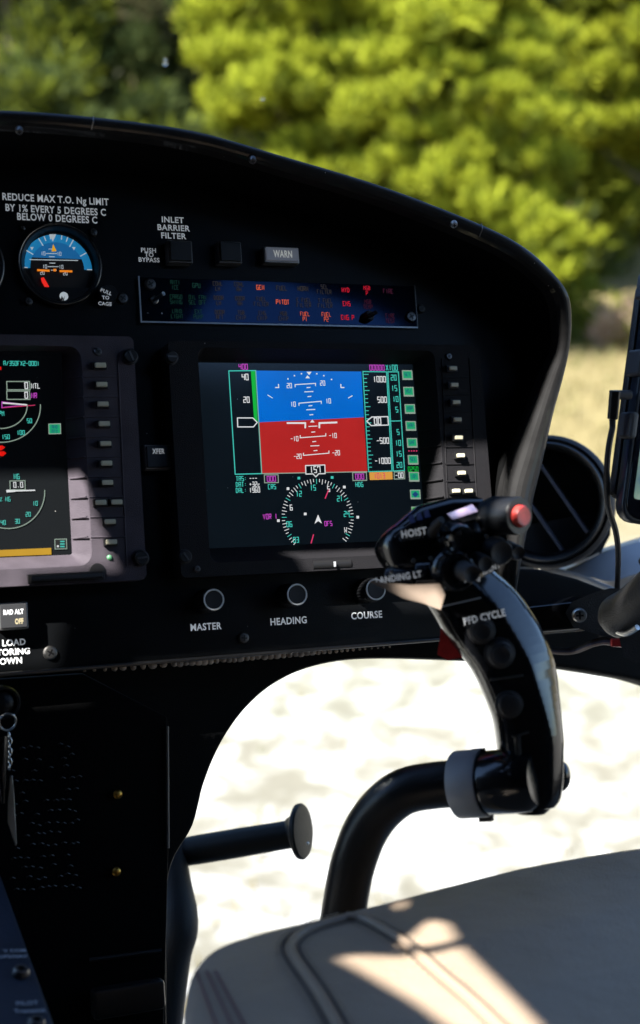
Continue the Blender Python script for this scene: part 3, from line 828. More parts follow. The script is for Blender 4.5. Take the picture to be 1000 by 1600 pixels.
push(241, 717, 38, 'dark square switch marked XFER between the two displays', (('XFER', 0, -8, 8, white_print, .7),), mat('xfer_face', (.02, .022, .028), .4), mat('xfer_rim', (.22, .22, .235), .45))
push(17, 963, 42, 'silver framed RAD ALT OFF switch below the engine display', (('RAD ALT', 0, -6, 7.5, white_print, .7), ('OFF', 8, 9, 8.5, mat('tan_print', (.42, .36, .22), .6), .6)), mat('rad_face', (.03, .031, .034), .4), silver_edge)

# ------------------------------------------------------------------ annunciator panel
ar = (pp(220, 470, .003).x, pp(430, 506, .003).y, pp(649, 480, .003).x, pp(430, 440, .003).y)
an = thing('annunciator_panel', 'long caution light panel with rows of green, orange and red legends above the display', 'annunciator panel', V((ar[0], ar[1], 0)), True)
mb = MB(); mb.prism(rpoly(ar), .0003, .003, glossy_face); build(mb, 'face', an, bevel=.0003)
mb = MB()
w_ = .0036; c4 = rpoly((ar[0] - .0006, ar[1] - .0006, ar[2] + .0006, ar[3] + .0006))
edge = mat('bare_edge', (0.5, 0.5, 0.5), .4, .9)
mb.stroke([c4[3], c4[0], c4[1]], .0011, w_, edge); mb.stroke([c4[1], c4[2]], .0005, w_, dark_steel); build(mb, 'bare_metal_edge', an)
rows = [(445, [('ANTI', 'ICE', L_green), ('GPU', '', L_green), ('COWL', 'LH', L_tan), ('COWL', 'RH', L_tan), ('GEN', '', L_or), ('FUEL', '', L_tan), ('HORN', '', L_tan), ('SEL', 'FILTER', L_tan), ('HYD', '', L_rd), ('MGB', 'P', L_rd), ('FIRE', '', L_dr)]),
        (467.5, [('CARGO', 'SWING', L_green), ('OIL FAN', 'SEL OFF', L_green), ('DOOR', 'LH', L_tan), ('DOOR', 'RH', L_tan), ('FUEL', 'FILTER', L_tan), ('PITOT', '', L_or), ('E FUEL', 'FILTER', L_tan), ('T FUEL', 'FILTER', L_tan), ('EMS', '', L_rd), ('MGB', 'TEMP', L_dr), ('', '', L_dr)]),
        (490, [('LAND', 'LIGHT', L_green), ('EXT', 'PUMP', L_green), ('DOOR', 'AFT', L_tan), ('TGB', 'CHIP', L_tan), ('ENG', 'CHIP', L_tan), ('MGB', 'CHIP', L_tan), ('FUEL', 'P1', L_or), ('FUEL', 'P2', L_or), ('ENG P', '', L_rd), ('', '', L_rd), ('FIRE', 'TEST', L_dr)])]
mb = MB()
for j, (y0, cells) in enumerate(rows):
    for i, (a, b, m_) in enumerate(cells):
        x = 273.5 + i * 33.3 + j * 1.6; y = y0 + (x - 272) * lerp(.030, .022, j / 2)
        if a and b: stext(mb, a, x, y - 4, 6, m_, .0034, wt=.14, wide=.44); stext(mb, b, x, y + 4, 6, m_, .0034, wt=.14, wide=.44)
        elif a: stext(mb, a, x, y, 6.6, m_, .0034, wt=.18, wide=.44)
for s, x, y in (('-', 231, 489), ('+', 253, 489.5)): stext(mb, s, x, y, 6, grey_print, .0034)
build(mb, 'legend', an, smooth=0)
for x, y, r_ in ((234, 445, 9), (641, 495.5, 8.5)): build(screw_mb(pp(x, y, .003), mm(x, y, r_), dark_steel), 'screw', an)
mb = MB(); c = pp(241, 469, .003); k = mm(241, 469, 1)
mb.lathe(c, [(6.5 * k, 0), (6.5 * k, .001), (5 * k, .0014), (4.5 * k, .0006), (0, .0006)], dark_steel, seg=20)
mb.tube([c + V((0, 0, .001)), c + V((8 * k, 4 * k, .012))], [.0011, .0015], steel, 10); build(mb, 'toggle', an)
mb = MB(); c = pp(573, 496, .003)
mb.lathe(c, [(9 * k, 0), (9 * k, .004), (7 * k, .007), (0, .007)], key_black, seg=20); mb.tube([c + V((-4 * k, -2 * k, .007)), c + V((7 * k, 3 * k, .012))], [4 * k, 3 * k], key_black, 10); build(mb, 'rotary_selector', an)

# ------------------------------------------------------------------ rotary knobs
ring_w = mat('ring_white', (.72, .72, .7), .5)
def knob(x, y, label):
    wk = .022; cf = pp(x, y, wk); c = V((cf.x, cf.y, 0)); k = mm(x, y, 1, wk)
    t = thing('rotary_knob', label, 'knob', c, True, 'rotary knobs along the lower panel')
    mb = MB(); prof = [(19.5 * k, .0004), (19.5 * k, .003), (18.5 * k, .004), (18 * k, wk - .0015), (16.8 * k, wk), (0, wk)]
    mb.lathe(c, prof, black_satin, seg=36)
    for i in range(24):
        t_ = 2 * math.pi * i / 24; mb.tube([c + V((math.cos(t_) * 18.3 * k, math.sin(t_) * 18.3 * k, .006)), c + V((math.cos(t_) * 18.0 * k, math.sin(t_) * 18.0 * k, wk - .003))], .0005, black_satin, 6)
    build(mb, 'knob_body', t)
    mb = MB(); mb.lathe(c, [(17 * k, wk + .0002), (16.6 * k, wk + .0009), (14.6 * k, wk + .0009), (14.2 * k, wk + .0002)], ring_w, seg=40); build(mb, 'white_ring', t)
    mb = MB(); mb.lathe(c, [(14 * k, wk + .0003), (13 * k, wk + .0006), (0, wk + .0004)], key_black, seg=32); build(mb, 'face', t)
    return t
knob(334, 937, 'black rotary knob with white ring above the MASTER lettering')
knob(464, 929, 'black rotary knob with white ring above the HEADING lettering')
knob(587, 921, 'black rotary knob with white ring above the COURSE lettering')

# ------------------------------------------------------------------ below the panel: console, chin window
WC = -0.045
chin = thing('chin_window_frame', 'black moulded frame round the big curved chin window below the panel', 'window frame', pw(300, 1500, WC))
hole = [(262, 1640), (262, 1500), (262, 1400), (272, 1345), (303, 1290), (320, 1225), (345, 1165), (378, 1115), (420, 1075), (470, 1048), (530, 1033), (600, 1029), (700, 1031), (800, 1036), (880, 1044), (950, 1055), (1010, 1067), (1090, 1100), (1180, 1170), (1230, 1290), (1240, 1420), (1240, 1640)]
hs = [(p.x, p.y) for p in smooth_path([V((x, y, 0)) for x, y in hole], 5)]
outer = [(-300, 1060), (-300, 1700), (300, 1700)] + hs + [(1330, 1640), (1400, 1300), (1330, 1010), (1100, 962), (962, 926), (905, 904), (845, 889), (770, 886), (760, 985), (0, 1040)]
uvp = [tuple(pp(x, y, WC))[:2] for x, y in outer]
mb = MB(); mb.prism(uvp, WC - .03, WC, black_paint); build(mb, 'frame_panel', chin, bevel=0.004, base=PM.inverted() @ BASE[chin.name]).matrix_local = Matrix.Identity(4)
# (frame built in panel axes: give its thing the panel's rotation)
chin.matrix_world = PM @ Matrix.Translation(PI_ @ BASE[chin.name])
BASE[chin.name] = PI_ @ BASE[chin.name]
clear = bpy.data.materials.new('clear_glazing'); clear.use_nodes = True
cn = clear.node_tree.nodes; cn.remove(cn['Principled BSDF']); tr = cn.new('ShaderNodeBsdfTransparent'); tr.inputs[0].default_value = (.95, .97, .96, 1)
clear.node_tree.links.new(tr.outputs[0], cn['Material Output'].inputs[0])
mb = MB()
hu = [pp(x, y, WC) for x, y in hole]
mb.flat([(p.x, p.y) for p in hu], WC - .02, clear); build(mb, 'glazing', chin)

cons = thing('centre_console', 'black centre console wall with a trim line and two amber bolts, below the engine display', 'console', pp(120, 1560, -.02), True)
mb = MB()
mb.prism([tuple(pp(x, y, -.02))[:2] for x, y in ((-260, 1078), (130, 1052), (262, 1120), (264, 1330), (256, 1640), (-260, 1660))], -.05, -.02, black_matte); build(mb, 'console_wall', cons, bevel=.002)
mb = MB(); mb.tube([pp(262, 1135, -.018), pp(263, 1325, -.018)], .0009, mat('trim_line', (.16, .14, .12), .5), 8); build(mb, 'trim_strip', cons)
for x, y in ((184, 1241), (182, 1362)):
    mb = MB(); mb.ball(pp(x, y, -.018), mm(x, y, 8), brass, 14, 1, 1, .7); build(mb, 'bolt', cons)
mb = MB()   # perforated speaker-like grille
for j in range(14):
    for i in range(9):
        x, y = 20 + i * 12 + (j % 2) * 6 + random.uniform(-3, 3), 1170 + j * 17 - i * .8 + random.uniform(-3, 3)
        if random.random() < .35: continue
        c = pp(x, y, -.0195); mb.tube([c + V((-.0018, -.0004, 0)), c + V((0, .0006, .0007)), c + V((.0018, -.0004, 0))], .0005, black_satin, 6)
build(mb, 'mesh_grille', cons)
mb = MB()
mb.tube([pp(140, 1500, -.016), pp(252, 1485, -.016)], .0016, black_satin, 8); build(mb, 'lower_rib', cons)
mb = MB(); mb.box((pp(200, 1560, -.012)), .05, .02, .012, black_satin, PI_.to_3x3() @ PU); build(mb, 'latch_block', cons, bevel=.003)

# pilot's foot pedal
dp = 1.16
ped = thing('foot_pedal', 'black tubular foot pedal with a round end flange, in front of the chin window', 'pedal', at(280, 1500, dp))
a, b = at(283, 1332, dp), at(462, 1302, dp - .02)
k = dp / F
mb = MB(); pts = [lerp(a, b, t / 6) for t in range(7)]
ped_black = mat('pedal_black', (.0035, .0037, .0042), .5, spec=.2, bump=.3, bscale=500)
mb.tube(pts, [22 * k, 22.5 * k, 22.5 * k, 22.5 * k, 22 * k, 21.5 * k, 21.5 * k], ped_black, 24); build(mb, 'pedal_tube', ped)
ax = (b - a).normalized(); ax = (CR * .92 + CB * .33 + CU * .12).normalized()
mb = MB(); c = at(471, 1299, dp - .02)
mb.lathe(c, [(21 * k, -.012), (26 * k, -.007), (36 * k, -.004), (42 * k, -.002), (42.5 * k, .0005), (40 * k, .002), (30 * k, .003), (0, .003)], ped_black, ax, 36); build(mb, 'end_flange', ped)
mb = MB(); mb.ball(at(481, 1318, dp - .04), 2.6 * k, steel, 10); build(mb, 'rivet', ped)
mb = MB()
pts = smooth_path([at(272, 1312, dp), at(270, 1350, dp - .01), at(274, 1400, dp - .02), at(278, 1450, dp - .03), at(266, 1500, dp - .03), at(250, 1640, dp - .03)], 5)
mb.tube(pts, [lerp(18, 31, min(1, i / 12)) * k for i in range(len(pts))], rubber, 16); build(mb, 'pedal_arm', ped)

# low side bracket & sleeve near the console's foot
cab = thing('control_lever', 'dark blue curved lever with a thin yellowish edge beside the console', 'lever', at(115, 1600, .98))
mb = MB()
lq = [(94, 1346), (102, 1410), (92, 1450), (90, 1510), (100, 1570), (108, 1640), (129, 1640), (132, 1560), (133, 1500), (126, 1450), (112, 1400)]
A_ = [at(x, y, .985) for x, y in lq]; B_ = [at(x, y, 1.0) for x, y in lq]
lev = mat('lever_paint', (.010, .014, .024), .4)
mb.strip(A_, B_, lev, closed=True); mb.add(A_, [tuple(range(len(lq)))], lev); build(mb, 'lever_blade', cab, bevel=.001)
mb = MB(); mb.tube(smooth_path([at(95, 1345, 1.0), at(112, 1400, 1.0), at(126, 1450, .99), at(133, 1500, .98), at(132, 1560, .98), at(129, 1640, .98)], 6), .0011, mat('lit_edge_yellow', (.25, .22, .08), .45), 8)  # yellowish strip that paints the blade's lit edge
lit_edge_o = build(mb, 'lit_edge', cab)
mb = MB(); mb.tube([at(116, 1585, .98), at(114, 1640, .98)], .009, mat('sleeve_grey', (.10, .11, .10), .5), 16); build(mb, 'sleeve', cab)

# ------------------------------------------------------------------ keys hanging from the lock
lk = thing('key_lock', 'round black lock with a dark rim under the panel edge at far left', 'lock', pp(6, 1098, -.012), True)
c = pp(4, 1098, 0); k = mm(4, 1098, 1)
mb = MB(); mb.lathe(c, [(27 * k, -.020), (27 * k, .004), (24 * k, .007), (21 * k, .007), (20 * k, .004), (12 * k, .006), (0, .007)], black_satin, seg=40); build(mb, 'lock_body', lk)
ky_ = thing('key_set', 'silver key hanging by a short chain and ring from the lock', 'keys', pp(12, 1140, .012), True)
mb = MB()
c = pp(12, 1128, .010); cc = [c + V((math.cos(R(t)) * 13 * k, math.sin(R(t)) * 13 * k, .002 * math.sin(R(t)))) for t in range(0, 361, 20)]
mb.tube(cc, .0007, steel, 8, cap=False); build(mb, 'split_ring', ky_)
mb = MB()
for i in range(7):
    c = pp(14 + (i % 2) * 1.5, 1150 + i * 8, .011); e = V((1, 0, 0)) if i % 2 else V((.3, 0, .9)).normalized()
    mb.tube([c + e * (math.cos(R(t)) * .0011) + V((0, math.sin(R(t)) * .0024, 0)) for t in range(0, 361, 30)], .00045, steel, 6, cap=False)
build(mb, 'chain', ky_)
mb = MB()
pl = [(15, 1213), (19, 1211), (22, 1245), (26, 1318), (24, 1322), (12, 1285), (12, 1250)]
mb.prism([tuple(pp(x, y, .010))[:2] for x, y in pl], .0095, .0115, steel); build(mb, 'key_blade', ky_, bevel=.0004)
mb = MB(); mb.tube([pp(3, 1150, .012), pp(2, 1200, .012), pp(5, 1255, .010)], [9 * k, 8 * k, 3.5 * k], black_gloss, 14); build(mb, 'fob', ky_)

# ------------------------------------------------------------------ lower left pedestal with jack
dq = .72
pd = thing('audio_pedestal', 'dark blue slanted pedestal panel with white PILOT lettering at the lower left corner', 'pedestal', at(30, 1600, dq))
blue_grey = mat('pedestal_paint', (.016, .024, .042), .45, bump=.3, bscale=600, var=.15, vscale=30)
P4 = [None, at(0, 1362, .86), at(100, 1640, .72), at(-80, 1640, .70)]
P4[0] = P4[1] + (P4[3] - P4[2]) * .8
nrm = (P4[1] - P4[0]).cross(P4[3] - P4[0]).normalized()
if nrm.dot(EYE - P4[0]) < 0: nrm = -nrm
mb = MB(); mb.add([p for p in P4] + [p - nrm * .06 for p in P4], [(0, 1, 2, 3)[::-1], (4, 5, 6, 7), (0, 4, 5, 1)[::-1], (1, 5, 6, 2)[::-1], (2, 6, 7, 3)[::-1], (3, 7, 4, 0)[::-1]], blue_grey)
bm_o = build(mb, 'pedestal_body', pd, bevel=.002)
def onp(px, py):
    r = ray(px, py); return EYE + r * ((P4[0] - EYE).dot(nrm) / r.dot(nrm))
Xp = (onp(60, 1488) - onp(-40, 1490)).normalized(); Yp = nrm.cross(Xp)
mb = MB(); kq = .75 / F
for s, x, y, h in (('V COM', 22, 1488, 8), ('GPS/NAV', 20, 1497, 8), ('PILOT', 42, 1570, 9), ('Transmit', 46, 1582, 9)):
    mb = MB(); ftext(mb, s, 0, 0, h * kq, grey_print, 0, frame=(onp(x, y) + nrm * .0012, Xp, Yp)); build(mb, 'lettering', pd, smooth=0)
for x, y in ((32, 1522), (56, 1602)):
    mb = MB(); c = onp(x, y); mb.lathe(c, [(14 * kq, 0), (14 * kq, .002), (11 * kq, .004), (6 * kq, .004), (5 * kq, .001), (0, .001)], dark_steel, nrm, 24); build(mb, 'jack_socket', pd)

# ------------------------------------------------------------------ cyclic stick
dc = .85; kc = dc / F
st = thing('control_stick', 'black cyclic control stick with curved grip, red button and bent tube rising beside the seat', 'control stick', at(528, 1500, dc))
mb = MB()
pth = smooth_path([at(521, 1640, dc + .02), at(528, 1500, dc + .02), at(538, 1420, dc + .02), at(553, 1345, dc + .015), at(580, 1283, dc + .01), at(625, 1240, dc), at(680, 1227, dc - .005), at(745, 1224, dc - .01)], 6)
mb.tube(pth, 36 * kc, black_satin, 32); build(mb, 'bent_tube', st)
mb = MB()
c0 = c = at(716, 1226, dc - .007); e = (at(790, 1221, dc - .022) - c).normalized()
mb.lathe(c, [(37 * kc, 0), (51 * kc, 0), (52 * kc, .0008), (52 * kc, .0175), (51 * kc, .0185), (40 * kc, .0185)], alu, e, 48)
clamp = build(mb, 'clamp_collar', st, smooth=30)
for x, y in ((747, 1177), (760, 1276)):
    mb = MB(); mb.box(at(x, y, dc - .012), .009, .006, .004, key_black, e, CU, e.cross(CU)); build(mb, 'clamp_lug', clamp, bevel=.0006)
# grip: lofted through left/right edge pairs
pairs = [((655, 930), (775, 892)), ((676, 960), (812, 926)), ((700, 1000), (845, 975)), ((735, 1045), (868, 1028)), ((757, 1090), (876, 1080)), ((771, 1130), (879, 1130)), ((778, 1180), (879, 1180)), ((779, 1215), (878, 1220)), ((784, 1245), (872, 1248)), ((800, 1266), (852, 1266))]
pl_ = smooth_path([V((*a, 0)) for a, b in pairs], 4); pr_ = smooth_path([V((*b, 0)) for a, b in pairs], 4)
mb = MB(); rings = []
GC = [(-1, -.25), (-.97, .35), (-.8, .85), (-.55, 1.0), (.12, 1.0), (.34, .93), (.86, .18), (.98, -.12), (.96, -.5), (.7, -.9), (.3, -1), (-.4, -1), (-.85, -.75)]
GS = []
for i_ in range(len(GC)):          # rounded polygon with one broad flat chamfer on the right
    a_, b_ = V(GC[i_]), V(GC[(i_ + 1) % len(GC)])
    for f_ in (.12, .5, .88): GS.append(tuple(lerp(a_, b_, f_)))
SEG = len(GS)
GR = []
for px_, pz_ in GS:
    a_ = math.atan2(pz_, px_); GR.append((math.copysign(abs(math.cos(a_)) ** .75, math.cos(a_)), math.copysign(abs(math.sin(a_)) ** .75, math.sin(a_))))
for i, (a, b) in enumerate(zip(pl_, pr_)):
    t = i / (len(pl_) - 1)
    A_, B_ = at(a.x, a.y, dc - .012), at(b.x, b.y, dc - .012)
    c = (A_ + B_) / 2; X = (B_ - A_) / 2; Z = CB * lerp(.019, .021, t) * (1 if t < .93 else .7)
    mixr = min(1, max(0, (t - .38) / .22))
    rings.append([c + X * lerp(px_, rx_, mixr) + Z * lerp(pz_, rz_, mixr) for (px_, pz_), (rx_, rz_) in zip(GS, GR)])
for r0, r1 in zip(rings, rings[1:]): mb.strip(r0, r1, black_gloss, closed=True, flip=True)
mb.add(rings[0], [tuple(range(SEG))], black_gloss); mb.add(rings[-1], [tuple(range(SEG))[::-1]], black_gloss)
build(mb, 'grip', st, smooth=60)
mb = MB(); e2 = e
mb.lathe(c0 + e * .0186, [(30 * kc, -.001), (47 * kc, 0), (49 * kc, .003), (49 * kc, .018), (47 * kc, .028), (38 * kc, .033), (0, .034)], black_gloss, e2, 36); build(mb, 'grip_socket', st)
mb = MB(); mb.ball(at(876, 1213, dc - .005), 18 * kc, black_gloss, 20, .85, 1, 1.35); build(mb, 'end_cap', st)
# head
def T(px, py, dz=0.0): return at(px, py, dc + dz)
mb = MB()
hp_ = smooth_path([T(600, 880, -.01), T(612, 872, -.012), T(640, 862, -.014), T(690, 850, -.012), T(730, 842, -.01), T(755, 838, -.006), T(772, 836, -.004)], 4)
hr = [lerp(0, 1, min(1, (i / 7) ** .5)) for i in range(len(hp_))]
mb.tube(hp_, [max(.25, q) * lerp(46, 36, i / len(hp_)) * kc for i, q in enumerate(hr)], black_gloss, 28, rad2=[max(.25, q) * .020 for q in hr], up=CU, pw_=3.4); head = build(mb, 'grip_head', st, smooth=60)
mb = MB(); mb.tube([T(648, 903, -.03), T(604, 905, -.026)], [19 * kc, 18 * kc], black_gloss, 20); mb.tube([T(690, 900, -.034), T(652, 902, -.031)], 26 * kc, black_gloss, 24); build(mb, 'switch_barrel', head, bevel=.001)
def button(x, y, r_, h, dz, m_=black_gloss, ring=black_satin, A=None, name='switch_button'):
    A = A or (CB * .9 + CR * .25 - CU * .1).normalized()
    mb = MB(); c = T(x, y, dz)
    mb.lathe(c, [(r_ * kc * 1.12, 0), (r_ * kc * 1.12, h * .3), (r_ * kc, h * .42), (r_ * kc * .98, h * .9), (r_ * kc * .85, h), (r_ * kc * .5, h * .93), (0, h * .9)], m_, A, 28)
    return build(mb, name, head)
button(703, 838, 25, .020, -.024); button(702, 888, 29, .016, -.036); button(716, 888, 14, .022, -.044, rubber)
button(768, 858, 20, .016, -.022, rubber); button(792, 858, 12, .018, -.016, rubber); button(745, 876, 13, .014, -.03, rubber)
for x, y, dz in ((606, 880, -.026), (646, 876, -.040), (673, 872, -.040), (612, 893, -.046), (690, 862, -.036), (760, 838, -.03)):
    build(screw_mb(T(x, y, dz), 3.2 * kc, steel, A=CB, h=.001), 'screw', head)
mb = MB(); mb.tube([T(676, 832, -.034), T(680, 822, -.046), T(690, 812, -.052)], [.0035, .003, .0022], rubber, 12); build(mb, 'toggle_lever', head)
hc = T(703, 838, -.044)
for q_ in range(4):
    mb = MB(); a_ = math.pi / 2 * q_ + .4; mb.box(hc + (CR * math.cos(a_) + CU * math.sin(a_)) * 13 * kc, 9 * kc, 5 * kc, .004, cast_black, CR * math.cos(a_) + CU * math.sin(a_), CU * math.cos(a_) - CR * math.sin(a_), CB); build(mb, 'hat_ridge', head, bevel=.0005)
RA = (CR * .62 + CB * .78 - CU * .02).normalized()
mb = MB(); mb.lathe(T(772, 805, -.022), [(22 * kc, -.008), (29 * kc, .000), (29 * kc, .019), (27 * kc, .021), (18 * kc, .021), (17 * kc, .017)], black_satin, RA, 32); bc = build(mb, 'button_collar', head)
mb = MB(); ce = T(772, 805, -.022) + RA * .017
mb.lathe(ce, [(16.5 * kc, 0), (16.5 * kc, .006), (14 * kc, .0078), (0, .0074)], red_cap, RA, 28); build(mb, 'red_button', bc)
mb = MB(); mb.tube([T(612, 838, -.022), T(660, 812, -.02), T(705, 800, -.016), T(752, 795, -.012)], [.004, .009, .009, .007], black_gloss, 16, rad2=[.006, .012, .012, .009]); build(mb, 'head_ridge', head)
sticker = mat('worn_sticker', (.34, .26, .40), .4, color2=(.07, .09, .20), vscale=160)
mb = MB(); 
q4 = [T(698, 803, -.036), T(738, 788, -.034), T(747, 799, -.036), T(708, 812, -.038)]
mb.add(q4, [(0, 1, 2, 3)[::-1]], sticker); build(mb, 'worn_sticker', head, smooth=0)
mb = MB()
Xh = (T(700, 822, -.03) - T(600, 838, -.03)).normalized(); Yh = CB.cross(Xh).normalized()
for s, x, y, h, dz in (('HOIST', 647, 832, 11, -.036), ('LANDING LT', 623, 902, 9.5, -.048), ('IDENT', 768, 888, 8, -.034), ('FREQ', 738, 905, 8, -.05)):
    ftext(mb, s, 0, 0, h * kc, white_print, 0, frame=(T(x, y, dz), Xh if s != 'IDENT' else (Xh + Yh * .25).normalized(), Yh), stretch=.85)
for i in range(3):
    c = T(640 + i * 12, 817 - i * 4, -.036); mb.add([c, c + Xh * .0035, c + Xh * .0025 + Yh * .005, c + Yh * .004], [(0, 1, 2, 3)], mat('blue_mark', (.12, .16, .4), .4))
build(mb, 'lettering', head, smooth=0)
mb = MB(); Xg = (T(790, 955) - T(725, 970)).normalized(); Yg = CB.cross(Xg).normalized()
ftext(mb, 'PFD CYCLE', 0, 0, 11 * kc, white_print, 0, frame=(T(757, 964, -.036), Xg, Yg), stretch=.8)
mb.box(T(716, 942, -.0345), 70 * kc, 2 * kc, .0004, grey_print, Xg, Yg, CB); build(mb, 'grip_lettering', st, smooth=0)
for x, y, r_, h in ((752, 985, 18, .010), (780, 1020, 20, .012), (795, 1100, 18, .007)):
    mb = MB(); c = T(x, y, -.030); mb.lathe(c, [(r_ * kc * 1.2, 0), (r_ * kc * 1.2, .002), (r_ * kc, .0025), (r_ * kc * .9, h), (r_ * kc * .6, h * 1.1), (0, h)], rubber, CB, 28); build(mb, 'grip_switch', st)
mb = MB()
for x, y, l_ in ((792, 1058, 52), (813, 1147, 26)):
    mb = MB(); mb.tube([T(x - l_ / 2, y + 4, -.0335), T(x + l_ / 2, y - 3, -.0335)], .0008, dark_steel, 8); build(mb, 'grip_seam', st)
mb = MB(); mb.tube([T(808, 1150, -.034), T(812, 1200, -.034), T(806, 1240, -.034)], .002, black_satin, 8); build(mb, 'grip_rib', st)
mb = MB()     # cream hand rest under the head, catching the sun
q = [(604, 916), (640, 919), (684, 917), (690, 930), (685, 946), (664, 938), (632, 930)]
A_ = [T(x, y, -.052) for x, y in q]; B_ = [T(x, y, .0) for x, y in q]
mb.strip(A_, B_, cream, closed=True); mb.add(A_, [tuple(range(len(q)))], cream); mb.add(B_, [tuple(range(len(q)))[::-1]], cream); build(mb, 'hand_rest', st, bevel=.002)
mb = MB()
q = [(694, 985), (708, 1000), (722, 1022), (700, 1026), (689, 1020)]
A_ = [T(x, y, -.012) for x, y in q]; B_ = [T(x, y, .006) for x, y in q]
mb.strip(A_, B_, red_plastic, closed=True); mb.add(A_, [tuple(range(len(q)))], red_plastic); mb.add(B_, [tuple(range(len(q)))[::-1]], red_plastic); build(mb, 'red_trigger', st, bevel=.002)

# ------------------------------------------------------------------ seat
lm = bpy.data.materials.new('beige_leather'); lm.use_nodes = True
n = lm.node_tree.nodes; l = lm.node_tree.links; b = n['Principled BSDF']
b.inputs['Roughness'].default_value = .5; b.inputs['Specular IOR Level'].default_value = .4
tc = n.new('ShaderNodeTexCoord'); t1 = n.new('ShaderNodeTexNoise'); t1.inputs['Scale'].default_value = 9; t1.inputs['Detail'].default_value = 6; l.new(tc.outputs['Object'], t1.inputs['Vector'])
rp = n.new('ShaderNodeValToRGB'); rp.color_ramp.elements[0].position = .3; rp.color_ramp.elements[1].position = .7
rp.color_ramp.elements[0].color = (.290, .217, .155, 1); rp.color_ramp.elements[1].color = (.360, .272, .198, 1); l.new(t1.outputs['Fac'], rp.inputs[0]); l.new(rp.outputs[0], b.inputs['Base Color'])
vo = n.new('ShaderNodeTexVoronoi'); vo.inputs['Scale'].default_value = 650; l.new(tc.outputs['Object'], vo.inputs['Vector'])
t2 = n.new('ShaderNodeTexNoise'); t2.inputs['Scale'].default_value = 14; t2.inputs['Detail'].default_value = 3; l.new(tc.outputs['Object'], t2.inputs['Vector'])
ad = n.new('ShaderNodeMath'); ad.operation = 'MULTIPLY_ADD'; ad.inputs[1].default_value = 12; l.new(t2.outputs['Fac'], ad.inputs[0]); l.new(vo.outputs['Distance'], ad.inputs[2])
bp = n.new('ShaderNodeBump'); bp.inputs['Strength'].default_value = .55; bp.inputs['Distance'].default_value = .0007; l.new(ad.outputs[0], bp.inputs['Height']); l.new(bp.outputs[0], b.inputs['Normal'])
ZS = EYE.z - .335
seat = thing('pilot_seat', 'beige leather pilot seat cushion with piped seams and a patch of sunlight', 'seat', onz(640, 1560, ZS - .12))
edge_px = [(262, 1720), (280, 1600), (284, 1545), (296, 1505), (330, 1480), (400, 1456), (500, 1432), (600, 1407), (700, 1381), (800, 1357), (900, 1339), (1000, 1325), (1100, 1318), (1250, 1320)]
def zs(i, n_): return ZS
edge_px = [(x, y - (19 if y < 1500 else 10)) for x, y in edge_px]
ep = smooth_path([onz(x, y, ZS) for x, y in edge_px], 5)
# near line of the cushion, well below the frame
fa, fb = onz(330, 2300, ZS), onz(1250, 2300, ZS)
mb = MB(); NC = len(ep); rows_ = []
cx = (fa + fb) / 2
for i, p in enumerate(ep):
    t = i / (NC - 1)
    near = lerp(onz(300, 2300, ZS), onz(1500, 2200, ZS), t)
    row = []
    out = (p - near); out.z = 0; out.normalize()
    for (dx, dz) in ((.012, -.11), (.016, -.075), (.016, -.045), (.012, -.022), (.005, -.007), (-.004, -.0005)): row.append(p + out * (dx - .016) + V((0, 0, dz)))
    for s in (.06, .14, .25, .4, .6, .8, 1.0):
        q = lerp(p, near, s) + V((0, 0, .014 * math.sin(math.pi * min(1, s * 1.4)) * .6)); row.append(q)
    rows_.append(row)
for k_ in range(len(rows_[0]) - 1): mb.strip([r_[k_] for r_ in rows_], [r_[k_ + 1] for r_ in rows_], lm)
build(mb, 'cushion', seat, smooth=70)
from mathutils.bvhtree import BVHTree
bvh = BVHTree.FromPolygons(mb.v, mb.f)
def onseat(px, py, up=.0):
    r = ray(px, py).normalized(); hit = bvh.ray_cast(EYE, r)
    p = hit[0] if hit[0] is not None else onz(px, py, ZS)
    return p + V((0, 0, up))
stm0 = mat('tan_thread', (.36, .28, .20), .7)
groove_m = mat('seam_groove', (.09, .07, .055), .8)
pipe_m = mat('piping_leather', (.285, .212, .150), .5, bump=.3, bscale=500)
for pts in ([(540, 1630), (525, 1600), (500, 1556), (474, 1518), (456, 1490), (456, 1474), (474, 1458), (508, 1445), (540, 1436)], [(540, 1436), (566, 1437), (600, 1453), (640, 1480), (690, 1524), (735, 1562), (780, 1605), (810, 1635)]):
    mb = MB(); q_ = smooth_path([onseat(x, y, .0006) for x, y in pts], 6); mb.tube(q_, .0026, pipe_m, 10); build(mb, 'piping', seat)
    for off in (-.0048, .0048):
        mb = MB(); side = [(q_[min(i + 1, len(q_) - 1)] - q_[max(i - 1, 0)]).cross(V((0, 0, 1))).normalized() * off for i in range(len(q_))]
        mb.tube([p_ + d_ - V((0, 0, .0003)) for p_, d_ in zip(q_, side)], .0007, groove_m, 6); build(mb, 'seam_groove', seat)
        mb = MB(); tot_ = 0
        for p_, p2_, d_ in zip(q_, q_[1:], side):
            seg_ = p2_ - p_; n_st = max(1, int(seg_.length / .005))
            for k_ in range(n_st): u0 = p_ + seg_ * (k_ / n_st) + d_ * 1.5 + V((0, 0, .0002)); mb.tube([u0, u0 + seg_ * (.6 / n_st)], .0004, stm0, 5)
        build(mb, 'stitching', seat)
mb = MB()
stm = mat('red_thread', (.13, .05, .05), .7)
for x0, x1 in ((306, 352), (322, 380), (336, 402)):
    pts = [onseat(lerp(x0, x1, t / 9), lerp(1518, 1640, t / 9), .0004) for t in range(10)]
    mb.tube(pts, .0006, stm, 6)
build(mb, 'stitching', seat)

